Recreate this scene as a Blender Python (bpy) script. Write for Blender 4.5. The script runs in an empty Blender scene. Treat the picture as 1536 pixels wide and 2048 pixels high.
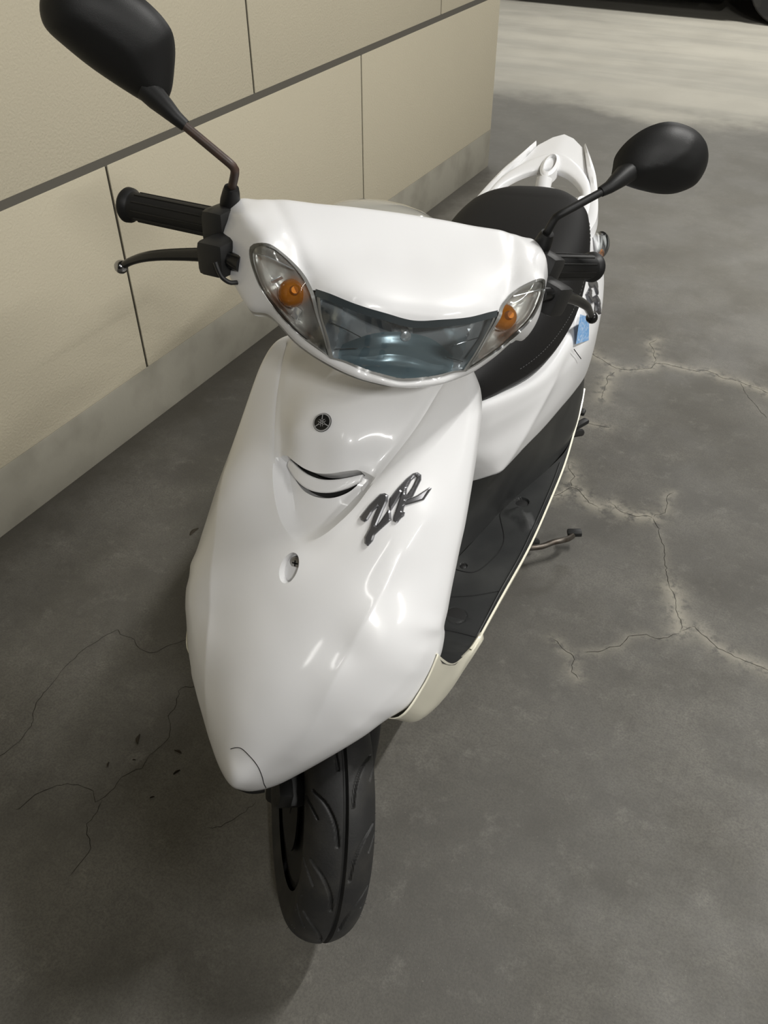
import bpy, bmesh, math, random
import numpy as np
from mathutils import Matrix, Vector
from mathutils.geometry import delaunay_2d_cdt

random.seed(4)
SC = bpy.context.scene
COL = SC.collection
PI = math.pi

# ------------------------------------------------------------------ camera
CAMERA_AXES = [[0.8798888931626235, 0.4751720181809559, -0.0026624850967766176],
               [0.30550742241508455, -0.5699901687456677, -0.7627426973643056],
               [-0.36395157718897764, 0.6703154187926179, -0.6466965971694401]]   # right, down, forward
cam_d = bpy.data.cameras.new('camera')
cam = bpy.data.objects.new('camera', cam_d); COL.objects.link(cam)
r_, d_, f_ = [Vector(a) for a in CAMERA_AXES]
m = Matrix((r_, -d_, -f_)).transposed().to_4x4(); m.translation = Vector((0, 0, 1.39897))
cam.matrix_world = m
cam_d.sensor_fit = 'VERTICAL'; cam_d.sensor_height = 36; cam_d.lens = 36 * 1720 / 2048
cam_d.clip_start = 0.02
SC.camera = cam

# ------------------------------------------------------------------ world and lamps
w = bpy.data.worlds.new('garage_night'); SC.world = w; w.use_nodes = True
bgn = w.node_tree.nodes['Background']
bgn.inputs[0].default_value = (0.80, 0.78, 0.70, 1); bgn.inputs[1].default_value = 0.014
SC.view_settings.view_transform = 'Standard'; SC.view_settings.look = 'None'
SC.view_settings.gamma = 1; SC.view_settings.use_curve_mapping = False
SC.view_settings.exposure = 0.05
WARM = (1.0, 0.985, 0.95)

# fluorescent tubes: (x, y, z, heading of the tube in degrees, length, watts)
TUBES = [(1.00, 2.20, 3.15, 90, 1.15, 98),
         (3.90, 0.10, 3.15, 90, 1.15, 105),
         (1.90, -1.65, 3.15, 90, 0.58, 105),
         (0.00, -1.35, 3.15, 90, 1.15, 5),
         (-0.6, 7.0, 3.15, 0, 1.15, 95),
         (-3.2, 6.6, 3.15, 0, 1.15, 40)]

# ------------------------------------------------------------------ materials
def mat(name, col, rough=.5, metal=0., coat=0., spec=.5, noise=None, bump=None, trans=0., ior=1.45, coat_rough=.03):
    m = bpy.data.materials.new(name); m.use_nodes = True
    nt = m.node_tree; b = nt.nodes['Principled BSDF']
    b.inputs['Base Color'].default_value = (*col, 1)
    b.inputs['Roughness'].default_value = rough; b.inputs['Metallic'].default_value = metal
    b.inputs['Coat Weight'].default_value = coat; b.inputs['Coat Roughness'].default_value = coat_rough
    b.inputs['Specular IOR Level'].default_value = spec
    b.inputs['Transmission Weight'].default_value = trans; b.inputs['IOR'].default_value = ior
    tc = nt.nodes.new('ShaderNodeTexCoord')
    if noise:
        sc_, amt, col2 = noise
        n = nt.nodes.new('ShaderNodeTexNoise'); n.inputs['Scale'].default_value = sc_; n.inputs['Detail'].default_value = 6
        nt.links.new(tc.outputs['Object'], n.inputs['Vector'])
        rp = nt.nodes.new('ShaderNodeMapRange'); rp.inputs[1].default_value = .45; rp.inputs[2].default_value = .75
        rp.inputs[3].default_value = 0; rp.inputs[4].default_value = amt
        nt.links.new(n.outputs['Fac'], rp.inputs[0])
        mx = nt.nodes.new('ShaderNodeMix'); mx.data_type = 'RGBA'
        mx.inputs[6].default_value = (*col, 1); mx.inputs[7].default_value = (*col2, 1)
        nt.links.new(rp.outputs[0], mx.inputs[0]); nt.links.new(mx.outputs[2], b.inputs['Base Color'])
    if bump:
        sc_, st, dist = bump
        n = nt.nodes.new('ShaderNodeTexNoise'); n.inputs['Scale'].default_value = sc_; n.inputs['Detail'].default_value = 5
        nt.links.new(tc.outputs['Object'], n.inputs['Vector'])
        bp = nt.nodes.new('ShaderNodeBump'); bp.inputs['Strength'].default_value = st; bp.inputs['Distance'].default_value = dist
        nt.links.new(n.outputs['Fac'], bp.inputs['Height']); nt.links.new(bp.outputs[0], b.inputs['Normal'])
    return m

def lens_mat(name, tint, glossy=.12):
    m = bpy.data.materials.new(name); m.use_nodes = True; nt = m.node_tree; nt.nodes.clear()
    out = nt.nodes.new('ShaderNodeOutputMaterial'); mix = nt.nodes.new('ShaderNodeMixShader')
    tr = nt.nodes.new('ShaderNodeBsdfTransparent'); tr.inputs[0].default_value = (*tint, 1)
    gl = nt.nodes.new('ShaderNodeBsdfGlossy'); gl.inputs['Roughness'].default_value = .03
    fr = nt.nodes.new('ShaderNodeFresnel'); fr.inputs[0].default_value = 1.5
    ad = nt.nodes.new('ShaderNodeMath'); ad.operation = 'ADD'; ad.use_clamp = True; ad.inputs[1].default_value = glossy * .3
    nt.links.new(fr.outputs[0], ad.inputs[0]); nt.links.new(ad.outputs[0], mix.inputs[0])
    nt.links.new(tr.outputs[0], mix.inputs[1]); nt.links.new(gl.outputs[0], mix.inputs[2]); nt.links.new(mix.outputs[0], out.inputs[0])
    return m

M = {}
M['white'] = mat('white_gloss_plastic', (.735, .735, .74), .36, coat=.45, coat_rough=.09)
M['cream'] = mat('yellowed_white_plastic', (.76, .73, .60), .38, coat=.3, coat_rough=.1)
M['black'] = mat('black_plastic', (.012, .012, .012), .45, noise=(14, .5, (.035, .035, .033)))
M['board'] = mat('worn_dark_floorboard_plastic', (.022, .023, .023), .42, noise=(9, .8, (.045, .046, .044)), bump=(700, .25, .0006))
M['rubber'] = mat('tyre_rubber', (.020, .020, .020), .6, noise=(22, .8, (.045, .043, .038)), bump=(300, .3, .0008))
M['grip'] = mat('grip_rubber', (.005, .005, .005), .5)
M['seat'] = mat('black_vinyl', (.0045, .0042, .0042), .62, spec=.35, bump=(900, .35, .0006))
M['gloss_black'] = mat('gloss_black_paint', (.006, .006, .006), .28, coat=.2)
M['dark'] = mat('dark_void', (.004, .004, .004), .9, spec=.1)
M['mirror_shell'] = mat('mirror_shell_plastic', (.010, .010, .010), .5, spec=.35, bump=(900, .2, .0005))
M['chrome'] = mat('dark_chrome', (.42, .42, .43), .16, metal=1.)
M['badge'] = mat('smoked_chrome', (.20, .20, .21), .27, metal=.8)
M['silver'] = mat('reflector_silver', (.90, .91, .92), .20, metal=.55)
M['signal_silver'] = mat('signal_reflector_silver', (.80, .79, .76), .34, metal=.6)
M['mark'] = mat('grey_print', (.30, .30, .30), .4)
M['steel'] = mat('bare_steel', (.35, .34, .32), .35, metal=1., noise=(60, .8, (.16, .11, .07)))
M['rusty'] = mat('rusty_mirror_stem', (.045, .030, .024), .45, noise=(70, .9, (.075, .040, .026)))
M['amber'] = mat('amber_plastic', (.75, .26, .03), .15, coat=.5, trans=.35)
M['teal'] = mat('blue_grey_reflector_tint', (.30, .38, .41), .28, metal=.35)
M['lens'] = lens_mat('clear_lens', (.93, .95, .95))
M['lens_blue'] = lens_mat('blue_tinted_lens', (.86, .90, .92), .25)
M['gasket'] = mat('lens_rim_plastic', (.20, .20, .19), .25, coat=.5)
M['sticker'] = mat('blue_registration_sticker', (.16, .36, .66), .5, noise=(160, 1., (.62, .70, .80)))
M['alloy'] = mat('black_alloy', (.012, .012, .012), .4, metal=.6)
M['mirror'] = mat('mirror_glass', (.8, .8, .8), .02, metal=1.)
M['meter'] = mat('meter_lens', (.35, .34, .30), .08, coat=1.)
M['red'] = mat('red_lens', (.5, .02, .02), .15, coat=.5)

# ------------------------------------------------------------------ numeric helpers
#NUM-BEGIN
def A(x): return np.asarray(x, float)

def spline(P, n=None, step=None, closed=False, corners=()):
    """Catmull-Rom through P; corners are kept sharp."""
    P = A(P); N = len(P)
    if corners and closed:
        c0 = sorted(corners)[0]; P = np.roll(P, -c0, 0); corners = sorted((c - c0) % N for c in corners)
        P = np.vstack([P, P[:1]]); cs = list(corners) + [N]; closed = False
    elif corners: cs = [0] + sorted(c for c in corners if 0 < c < N - 1) + [N - 1]
    else: cs = None
    if cs:
        segs = []
        for a, b in zip(cs[:-1], cs[1:]):
            s = spline(P[a:b + 1], step=step or .004); segs.append(s[:-1])
        segs.append(P[-1:])
        out = np.vstack(segs)
        return out[:-1] if np.allclose(out[0], out[-1]) else out
    Q = np.vstack([P[-1:], P, P[:2]]) if closed else np.vstack([2 * P[0] - P[1], P, 2 * P[-1] - P[-2]])
    nseg = N if closed else N - 1
    out = []
    for i in range(nseg):
        p0, p1, p2, p3 = Q[i], Q[i + 1], Q[i + 2], Q[i + 3]
        k = 16
        for t in np.arange(k) / k:
            out.append(.5 * ((2 * p1) + (-p0 + p2) * t + (2 * p0 - 5 * p1 + 4 * p2 - p3) * t * t + (-p0 + 3 * p1 - 3 * p2 + p3) * t ** 3))
    out.append(Q[nseg + 1] if not closed else P[0])
    out = A(out)
    L = np.r_[0, np.cumsum(np.linalg.norm(np.diff(out, axis=0), axis=1))]
    if n is None: n = max(2, int(round(L[-1] / step)) + 1)
    t = np.linspace(0, L[-1], n + (1 if closed else 0))
    R = np.stack([np.interp(t, L, out[:, k]) for k in range(out.shape[1])], 1)
    return R[:-1] if closed else R

def hs(P, step=.004):
    """spline through half a symmetric curve whose first or last point lies on x = 0, smooth across the centre"""
    P = A(P); rev = abs(P[0, 0]) > 1e-6
    if rev: P = P[::-1]
    full = np.vstack([P[::-1] * [-1, 1], P[1:]]); n0 = spline(full, step=step); n = len(n0) | 1; Q = spline(full, n=n); Q = Q[n // 2:]; Q[0, 0] = 0
    return Q[::-1] if rev else Q

def segdist(P, poly, closed=True):
    """unsigned distance of points P (n,2) to a polyline."""
    a = A(poly); b = np.roll(a, -1, 0) if closed else a[1:]
    if not closed: a = a[:-1]
    P = A(P); out = np.full(len(P), 1e9)
    for i in range(0, len(P), 4000):
        q = P[i:i + 4000, None, :]; ab = (b - a)[None]; t = ((q - a[None]) * ab).sum(2) / np.maximum((ab * ab).sum(2), 1e-14)
        t = np.clip(t, 0, 1)[..., None]; d = np.linalg.norm(q - a[None] - t * ab, axis=2); out[i:i + 4000] = d.min(1)
    return out

def inside(P, poly):
    P = A(P); a = A(poly); b = np.roll(a, -1, 0); c = np.zeros(len(P), bool)
    for (x0, y0), (x1, y1) in zip(a, b):
        if y0 == y1: continue
        k = ((y0 > P[:, 1]) != (y1 > P[:, 1])) & (P[:, 0] < (x1 - x0) * (P[:, 1] - y0) / (y1 - y0) + x0); c ^= k
    return c

def sstep(t): t = np.clip(t, 0, 1); return t * t * (3 - 2 * t)

class Frame:
    def __init__(s, o, es, en): s.o = A(o); s.ex = A((1, 0, 0)); s.es = A(es) / np.linalg.norm(es); s.en = A(en) / np.linalg.norm(en)
    def to(s, P):
        d = A(P) - s.o; return np.stack([d @ s.ex, d @ s.es], -1), d @ s.en
    def back(s, X, h):
        X = A(X); h = np.asarray(h)
        return s.o + X[..., :1] * s.ex + X[..., 1:2] * s.es + h[..., None] * s.en

class TPS:
    def __init__(s, X, h, lam=1e-7, mirror=True):
        X = A(X); h = A(h)
        if mirror:
            k = np.abs(X[:, 0]) > 1e-4; X = np.vstack([X, X[k] * [-1, 1]]); h = np.r_[h, h[k]]
        s.X = X; n = len(X); K = s.phi(np.linalg.norm(X[:, None] - X[None], axis=2)) + lam * np.eye(n)
        P = np.c_[np.ones(n), X]; Mx = np.block([[K, P], [P.T, np.zeros((3, 3))]])
        s.w = np.linalg.solve(Mx, np.r_[h, 0, 0, 0])
    @staticmethod
    def phi(r): return r * r * np.log(np.maximum(r, 1e-9))
    def __call__(s, X):
        X = A(X); K = s.phi(np.linalg.norm(X[:, None] - s.X[None], axis=2))
        return K @ s.w[:-3] + s.w[-3] + X @ s.w[-2:]

# ---- front cover (leg shield and nose): scooter frame x = lateral, y = towards the tail, z = up
FC = Frame((0, .05, .62), (0, .66, .75), (0, -.75, .66))
EDGE = A([(.10, .338, .813), (.13, .333, .809), (.146, .325, .803), (.156, .316, .793), (.162, .307, .782), (.166, .297, .771), (.169, .286, .759), (.173, .261, .733), (.177, .229, .701), (.180, .201, .674),
          (.182, .179, .654), (.184, .141, .622), (.186, .108, .592), (.187, .091, .575), (.1880, .078, .556), (.1885, .062, .530), (.182, .042, .504),
          (.171, .016, .482), (.158, -.004, .480), (.145, -.020, .477), (.127, -.045, .469), (.107, -.069, .462), (.084, -.093, .453), (.065, -.112, .446),
          (.041, -.133, .437), (.018, -.147, .432), (0, -.150, .430)])
FOLD = A([(.187, .075, .563), (.179, .049, .548), (.169, .025, .532), (.155, .001, .514), (.138, -.025, .500), (.125, -.045, .483), (.112, -.062, .468)])
CREASE = A([(.170, .200, .697), (.152, .152, .683), (.137, .106, .663), (.123, .060, .628), (.101, -.003, .576), (.082, -.065, .518), (.064, -.105, .472)])
RIM = A([(.126, .318, .800), (.119, .290, .790), (.103, .231, .757), (.078, .170, .722), (.060, .130, .694), (.036, .098, .672), (.014, .084, .659), (0, .080, .656)])
CEN = A([(0, -.156, .445), (0, -.137, .479), (0, -.108, .513), (0, -.076, .543), (0, -.038, .576), (0, .004, .607), (0, .047, .640), (0, .068, .652)])
_f = FC.to
_pts = np.vstack([EDGE[1:], FOLD, CREASE[1:], RIM, CEN])
_X, _h = _f(_pts)
FC_BASE = TPS(_X, _h, 1e-6)
_rin = _f(A([(.108, .315, .793), (.102, .290, .783), (.085, .235, .752), (.064, .190, .727)]))[0]
_Xi, _hi = _f(A([(0, .335, .812), (0, .30, .809), (0, .262, .805), (0, .215, .797), (0, .174, .780), (0, .156, .751), (0, .147, .733), (0, .120, .700), (0, .100, .678),
                 (.05, .320, .812), (.05, .27, .804), (.045, .205, .785), (.045, .17, .76), (.04, .155, .735)]))
_Xi = np.vstack([_Xi, _rin]); _hi = np.r_[_hi, FC_BASE(_rin) + .0055]
FC_IN = TPS(_Xi, _hi, 1e-6)
def mirror_poly(R):           # R runs from the top centre side to the bottom centre on +x; returns a closed loop
    R = A(R); L = R[::-1] * [-1, 1]
    if abs(R[-1, 0]) < 1e-6: L = L[1:]
    if abs(R[0, 0]) < 1e-6: L = L[:-1]
    return np.vstack([R, L])
FC_OUT_H = np.vstack([[(0, _f(A([(0, .338, .815)]))[0][0, 1])], _f(EDGE)[0]])
FC_OUT = mirror_poly(np.vstack([hs(FC_OUT_H[:14]), hs(FC_OUT_H[13:])[1:]]))
FC_RIM = mirror_poly(spline(np.vstack([[(0, _f(A([(0, .40, .84)]))[0][0, 1])], [(.13, _f(A([(0, .40, .84)]))[0][0, 1])], _f(RIM)[0]]), step=.004, corners=(1,)))
CREASE2 = spline(_f(CREASE)[0], step=.006); FOLD2 = spline(_f(FOLD)[0], step=.006); RIM2 = spline(_f(RIM)[0], step=.006)
def xs(x, y, z): return _f(A([(x, y, z)]))[0][0]
LIP = spline(A([(-.0535, .1548), (-.036, .1480), (-.018, .1415), (0, .1390), (.018, .1415), (.036, .1480), (.0535, .1548)]), step=.003)
LOWER = spline(A([(-.0525, .150), (-.0505, .1425), (-.0455, .1325), (-.036, .1215), (-.02, .1120), (0, .1085), (.02, .1120), (.036, .1215), (.0455, .1325), (.0505, .1425), (.0525, .150)]), step=.003)
VENT = np.vstack([LIP, LOWER[::-1]])
SCREW_C = A((-.002, .0135))
def fc_h(X, d=None, vents=True):
    X = A(X); Xa = np.abs(X[:, 0]); Xm = np.c_[Xa, X[:, 1]]
    hb = FC_BASE(X)
    dr = segdist(X, FC_RIM); ins = inside(X, FC_RIM); hin = FC_IN(X)
    # crease ridges on the wings
    de = segdist(X, FC_OUT); fe = sstep((de - .004) / .040)
    dc = segdist(Xm, CREASE2, False); hb = hb + .0042 * fe * np.exp(-np.sqrt(dc ** 2 + .0015 ** 2) / .020)
    df = segdist(Xm, FOLD2, False); hb = hb + .0026 * sstep(de / .012) * np.exp(-np.sqrt(df ** 2 + .001 ** 2) / .010)
    dq = segdist(Xm, RIM2, False); hb = hb + .0030 * sstep((.165 - X[:, 1]) / .04) * np.exp(-np.sqrt(dq ** 2 + .0015 ** 2) / .011) - .0014 * np.exp(-(dq / .0022) ** 2) * sstep((X[:, 1] - .12) / .04)
    hl = np.interp(X[:, 0], LIP[:, 0], LIP[:, 1]) - X[:, 1]           # positive below the lip
    t = np.where(ins, sstep((dr + .002) / .019), 0)
    low = sstep(hl / (.004 + .6 * np.clip(Xm[:, 0] - .047, 0, .03))) * (Xm[:, 0] < .07)
    hin2 = hin - low * .021 * sstep((.078 - Xm[:, 0]) / .014) * sstep((.115 - hl) / .075)
    h = hb * (1 - t) + hin2 * t
    # screw pocket
    e = np.sqrt(((X[:, 0] - SCREW_C[0]) / .0115) ** 2 + ((X[:, 1] - SCREW_C[1]) / .0185) ** 2)
    h = h - .013 * sstep((1.08 - e) / .16)
    if vents:
        pv = inside(X, VENT); dv = segdist(X, VENT); h = h - np.where(pv, .030 * sstep((dv - .0008) / .002), 0)
    if d is not None:
        R = .012; q = np.clip(R - d, 0, R); h = h - (R - np.sqrt(np.maximum(R * R - q * q, 0)))
    return h
def fc_at(X, off=0.): X = A(X).reshape(-1, 2); return FC.back(X, fc_h(X, vents=False) + off)

# ---- handlebar cover, in the steering frame
HB = Frame((0, .18, .95), (0, .6, .8), (0, -.8, .6))
GB = A([(0, .121, .889), (.040, .127, .893), (.065, .136, .897), (.081, .141, .8975)])
SO = A([(.081, .141, .8975), (.106, .157, .906), (.128, .168, .918), (.146, .178, .932), (.163, .190, .949), (.173, .204, .965), (.177, .213, .976), (.176, .217, .984), (.169, .207, .993)])
SI = A([(.169, .207, .993), (.158, .199, .997), (.148, .197, .993), (.134, .193, .985), (.121, .184, .977), (.111, .173, .967), (.100, .157, .942), (.090, .146, .920), (.081, .141, .8975)])
GT = A([(0, .130, .962), (.03, .131, .966), (.063, .138, .969), (.092, .154, .970), (.106, .165, .968)])
TOP = A([(0, .300, 1.013), (.06, .300, 1.012), (.10, .300, 1.010), (.15, .301, 1.008), (.164, .303, 1.004), (.172, .306, 1.002), (.185, .308, 1.000), (.197, .303, .991), (.204, .293, .978)])
CO = A([(.206, .278, .967), (.204, .265, .955), (.199, .252, .942), (.190, .238, .926), (.170, .212, .928 - .02), (.149, .186, .920), (.123, .167, .905), (.105, .155, .897), (.086, .141, .8935), (.052, .1235, .8885), (.018, .1145, .8865), (0, .1135, .8860)])
_Xb, _hb = HB.to(np.vstack([GB, SO, SI, GT, TOP, CO[:3], CO[5:], A([(.05, .215, .994), (0, .21, .992), (.13, .235, 1.003), (.16, .245, 1.004), (.185, .262, 1.000)])]))
HB_S = TPS(_Xb, _hb, 2e-5)
CREASE_H = spline(HB.to(A([(.120, .186, .980), (.132, .225, .995), (.142, .265, 1.003), (.150, .302, 1.009)]))[0], step=.006)
def hb_h(X, d=None):
    X = A(X); h = HB_S(X)
    Xm = np.c_[np.abs(X[:, 0]), X[:, 1]]
    dc = segdist(Xm, CREASE_H, False)
    h = h - .0045 * np.exp(-(dc / .009) ** 2)
    if d is not None:
        R = .006; q = np.clip(R - d, 0, R); h = h - (R - np.sqrt(np.maximum(R * R - q * q, 0)))
    return h
_ho = HB.to(np.vstack([TOP, CO]))[0]; HB_OUT = mirror_poly(np.vstack([hs(_ho[:10]), hs(_ho[9:])[1:]]))
_ha = lambda P: HB.to(P)[0]
SIG = spline(np.vstack([_ha(SO), _ha(SI)[1:-1]]), step=.004, closed=True, corners=(0,))
GLASS = mirror_poly(np.vstack([hs(_ha(GT)), spline(A([_ha(GT)[-1], _ha(SI)[6], _ha(SI)[7], _ha(GB)[-1]]), step=.004)[1:-1], hs(_ha(GB)[::-1])]))
#NUM-END

# ------------------------------------------------------------------ mesh helpers
def link(name, me, m, parent=None, smooth=True, angle=35, kind=None):
    o = bpy.data.objects.new(name, me); COL.objects.link(o)
    for mm in (m if isinstance(m, (list, tuple)) else [m]): me.materials.append(mm)
    if smooth:
        me.polygons.foreach_set('use_smooth', [True] * len(me.polygons))
        me.set_sharp_from_angle(angle=math.radians(angle))
    if parent is not None: o.parent = parent
    if kind: o['kind'] = kind
    return o

def obj(name, V, F, m, parent=None, smooth=True, angle=35, kind=None, fix=True):
    me = bpy.data.meshes.new(name); me.from_pydata([tuple(map(float, v)) for v in V], [], [tuple(f) for f in F]); me.update()
    if fix:
        bm = bmesh.new(); bm.from_mesh(me); bmesh.ops.recalc_face_normals(bm, faces=bm.faces); bm.to_mesh(me); bm.free()
    return link(name, me, m, parent, smooth, angle, kind)

def empty(name, M4=None, parent=None):
    o = bpy.data.objects.new(name, None); COL.objects.link(o); o.empty_display_size = .05
    if parent is not None: o.parent = parent
    if M4 is not None: o.matrix_local = M4
    return o

def tag(o, label, cat=None, group=None):
    o['label'] = label
    if cat: o['category'] = cat
    if group: o['group'] = group
    return o

class MB:
    """collects shapes into one mesh"""
    def __init__(s): s.V = []; s.F = []
    def add(s, V, F):
        k = len(s.V); s.V += [tuple(map(float, v)) for v in V]; s.F += [tuple(i + k for i in f) for f in F]; return s
    def tube(s, P, r, n=10, caps=True):
        P = A(P); r = np.broadcast_to(np.asarray(r, float), (len(P),)); T = np.gradient(P, axis=0); T /= np.linalg.norm(T, axis=1)[:, None]
        up = A((0, 0, 1)) if abs(T[0, 2]) < .9 else A((1, 0, 0)); V = []; u = np.cross(T[0], up); u /= np.linalg.norm(u)
        for p, t, q in zip(P, T, r):
            u = u - t * (u @ t); u /= np.linalg.norm(u); v = np.cross(t, u)
            for k in range(n):
                a = 2 * PI * k / n; V.append(p + q * (math.cos(a) * u + math.sin(a) * v))
        F = [(i * n + k, i * n + (k + 1) % n, (i + 1) * n + (k + 1) % n, (i + 1) * n + k) for i in range(len(P) - 1) for k in range(n)]
        if caps: F += [tuple(range(n))[::-1], tuple((len(P) - 1) * n + k for k in range(n))]
        return s.add(V, F)
    def box(s, c, size, R=None, bev=0.):
        bm = bmesh.new(); bmesh.ops.create_cube(bm, size=1)
        for v in bm.verts: v.co = Vector((v.co.x * size[0], v.co.y * size[1], v.co.z * size[2]))
        if bev: bmesh.ops.bevel(bm, geom=bm.edges[:], offset=bev, segments=2, affect='EDGES', profile=.6)
        V = [A(v.co) for v in bm.verts]; 
        bm.verts.index_update(); F = [[v.index for v in f.verts] for f in bm.faces]; bm.free()
        R = np.eye(3) if R is None else A(R)
        return s.add([R @ v + A(c) for v in V], F)
    def lathe(s, prof, o, axis, n=24):
        ax = A(axis) / np.linalg.norm(axis); u = np.cross(ax, (0, 0, 1) if abs(ax[2]) < .9 else (1, 0, 0)); u /= np.linalg.norm(u); v = np.cross(ax, u)
        V = []
        for (t, r) in prof:
            for k in range(n):
                a = 2 * PI * k / n; V.append(A(o) + ax * t + max(r, 1e-5) * (math.cos(a) * u + math.sin(a) * v))
        m_ = len(prof)
        F = [(i * n + k, i * n + (k + 1) % n, (i + 1) * n + (k + 1) % n, (i + 1) * n + k) for i in range(m_ - 1) for k in range(n)]
        F += [tuple(range(n))[::-1], tuple((m_ - 1) * n + k for k in range(n))]
        return s.add(V, F)
    def ell(s, c, r, R=None, n=16, m=10):
        R = np.eye(3) if R is None else A(R); V = [A(c) + R @ (A((0, 0, -r[2])))]; 
        for i in range(1, m):
            ph = -PI / 2 + PI * i / m
            for k in range(n):
                a = 2 * PI * k / n; V.append(A(c) + R @ A((r[0] * math.cos(ph) * math.cos(a), r[1] * math.cos(ph) * math.sin(a), r[2] * math.sin(ph))))
        V.append(A(c) + R @ A((0, 0, r[2]))); F = [(0, 1 + (k + 1) % n, 1 + k) for k in range(n)]
        for i in range(m - 2):
            F += [(1 + i * n + k, 1 + i * n + (k + 1) % n, 1 + (i + 1) * n + (k + 1) % n, 1 + (i + 1) * n + k) for k in range(n)]
        t = len(V) - 1; F += [(t, t - n + k, t - n + (k + 1) % n) for k in range(n)]
        return s.add(V, F)
    def prism(s, poly3, vec):
        P = [A(p) for p in poly3]; n = len(P)
        return s.add(P + [p + A(vec) for p in P], [tuple(range(n))[::-1], tuple(range(n, 2 * n))] + [(i, (i + 1) % n, n + (i + 1) % n, n + i) for i in range(n)])
    def build(s, name, m, parent=None, **k): return obj(name, s.V, s.F, m, parent, **k)

def cdt(outer, holes=(), spacing=.008, rings=(), lines=(), dense=()):
    outer = A(outer); lo = outer.min(0); hi = outer.max(0)
    g = []; k = 0; yy = lo[1]
    while yy < hi[1]:
        xx = np.arange(lo[0] + (spacing / 2 if k % 2 else 0), hi[0], spacing); g.append(np.c_[xx, np.full(len(xx), yy)]); yy += spacing * .866; k += 1
    G = np.vstack(g); allb = [outer] + [A(h) for h in holes]
    def keep(Q, dmin):
        q = inside(Q, outer)
        for h in holes: q &= ~inside(Q, h)
        Q = Q[q]
        for b in allb:
            if len(Q): Q = Q[segdist(Q, b) > dmin]
        return Q
    G = keep(G, spacing * .55)
    if rings:
        G = G[segdist(G, outer) > rings[-1] + spacing * .3]
    extra = []
    T = np.roll(outer, -1, 0) - np.roll(outer, 1, 0); N = np.c_[T[:, 1], -T[:, 0]] / np.linalg.norm(T, axis=1)[:, None]
    area = .5 * np.sum(outer[:, 0] * np.roll(outer[:, 1], -1) - np.roll(outer[:, 0], -1) * outer[:, 1])
    if area > 0: N = -N
    for r in rings:
        Q = outer + N * r; Q = Q[inside(Q, outer)]; Q = Q[segdist(Q, outer) > r * .93]
        for h in holes: Q = Q[~inside(Q, h)]; Q = Q[segdist(Q, h) > .0012] if len(Q) else Q
        extra.append(Q)
    for c, r0, sp in dense:      # denser discs
        n = int(r0 / sp); q = A([(c[0] + i * sp, c[1] + j * sp * .9) for i in range(-n, n + 1) for j in range(-2 * n, 2 * n + 1)]); extra.append(keep(q, sp * .5))
        G = G[np.maximum(np.abs(G[:, 0] - c[0]) / r0, np.abs(G[:, 1] - c[1]) / (2 * r0)) > 1.1]
    pts = [A(l) for l in lines if len(l)]
    if pts:
        L = np.vstack(pts); 
        for l in pts: G = G[segdist(G, l, False) > spacing * .35] if len(l) > 1 else G
    P = np.vstack(allb + extra + [G] + pts); e = []; k = 0
    for b in allb: n = len(b); e += [(k + i, k + (i + 1) % n) for i in range(n)]; k += n
    k = len(P) - sum(map(len, pts)) if pts else k
    for l in pts: e += [(k + i, k + i + 1) for i in range(len(l) - 1)]; k += len(l)
    V, E_, F_, *_ = delaunay_2d_cdt([Vector(p) for p in P], e, [], 0, 1e-6)
    V = A([tuple(v) for v in V]); F_ = A(F_).astype(int); c = V[F_].mean(1); q = inside(c, outer)
    for h in holes: q &= ~inside(c, h)
    F_ = F_[q]; return V, F_

def patch(name, m, F, outer, hfun, spacing=.008, holes=(), rings=(), lines=(), dense=(), parent=None, skirt=0., inset=0., thick=0., angle=35, drop=None, matfun=None, round_r=True):
    """A curved panel over the 2-D outline `outer` of frame F, lifted by hfun; skirt folds the rim back, thick closes it into a solid."""
    V2, T = cdt(outer, holes, spacing, rings, lines, dense)
    used = np.unique(T); mp = -np.ones(len(V2), int); mp[used] = np.arange(len(used)); V2 = V2[used]; T = mp[T]
    d = segdist(V2, outer) if round_r else None
    h = hfun(V2, d); V = F.back(V2, h); Fc = [tuple(t) for t in T]
    V = [tuple(v) for v in V]
    # boundary edges
    cnt = {}
    for t in T:
        for i in range(3):
            a, b = int(t[i]), int(t[(i + 1) % 3]); cnt[(a, b)] = 1
    be = [(a, b) for (a, b) in cnt if (b, a) not in cnt]
    if skirt or thick:
        off = skirt or thick; idx = {}
        cen = A(outer).mean(0)
        for a, b in be:
            for v in (a, b):
                if v not in idx:
                    p = V2[v]; q = p.copy()
                    if inset: dirv = cen - p; q = p + dirv / max(np.linalg.norm(dirv), 1e-6) * inset
                    idx[v] = len(V); V.append(tuple(F.back(q[None], np.array([h[v] - off]))[0]))
        for a, b in be: Fc.append((b, a, idx[a], idx[b]))
        if thick:
            k = {}
            for i in range(len(V2)):
                if i in idx: k[i] = idx[i]
                else: k[i] = len(V); V.append(tuple(F.back(V2[i][None], np.array([h[i] - thick]))[0]))
            Fc += [(k[int(c)], k[int(b)], k[int(a)]) for a, b, c in T]
    o = obj(name, V, Fc, m, parent, angle=angle, fix=bool(thick))
    if not thick:
        me = o.data; n = A(F.en); s = sum((A(p.normal) @ n) for p in me.polygons)
        if s < 0: me.flip_normals()
    if matfun is not None:
        c = V2[T].mean(1); mi = matfun(c); me = o.data
        for i in range(len(T)): me.polygons[i].material_index = int(mi[i])
    return o

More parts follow.
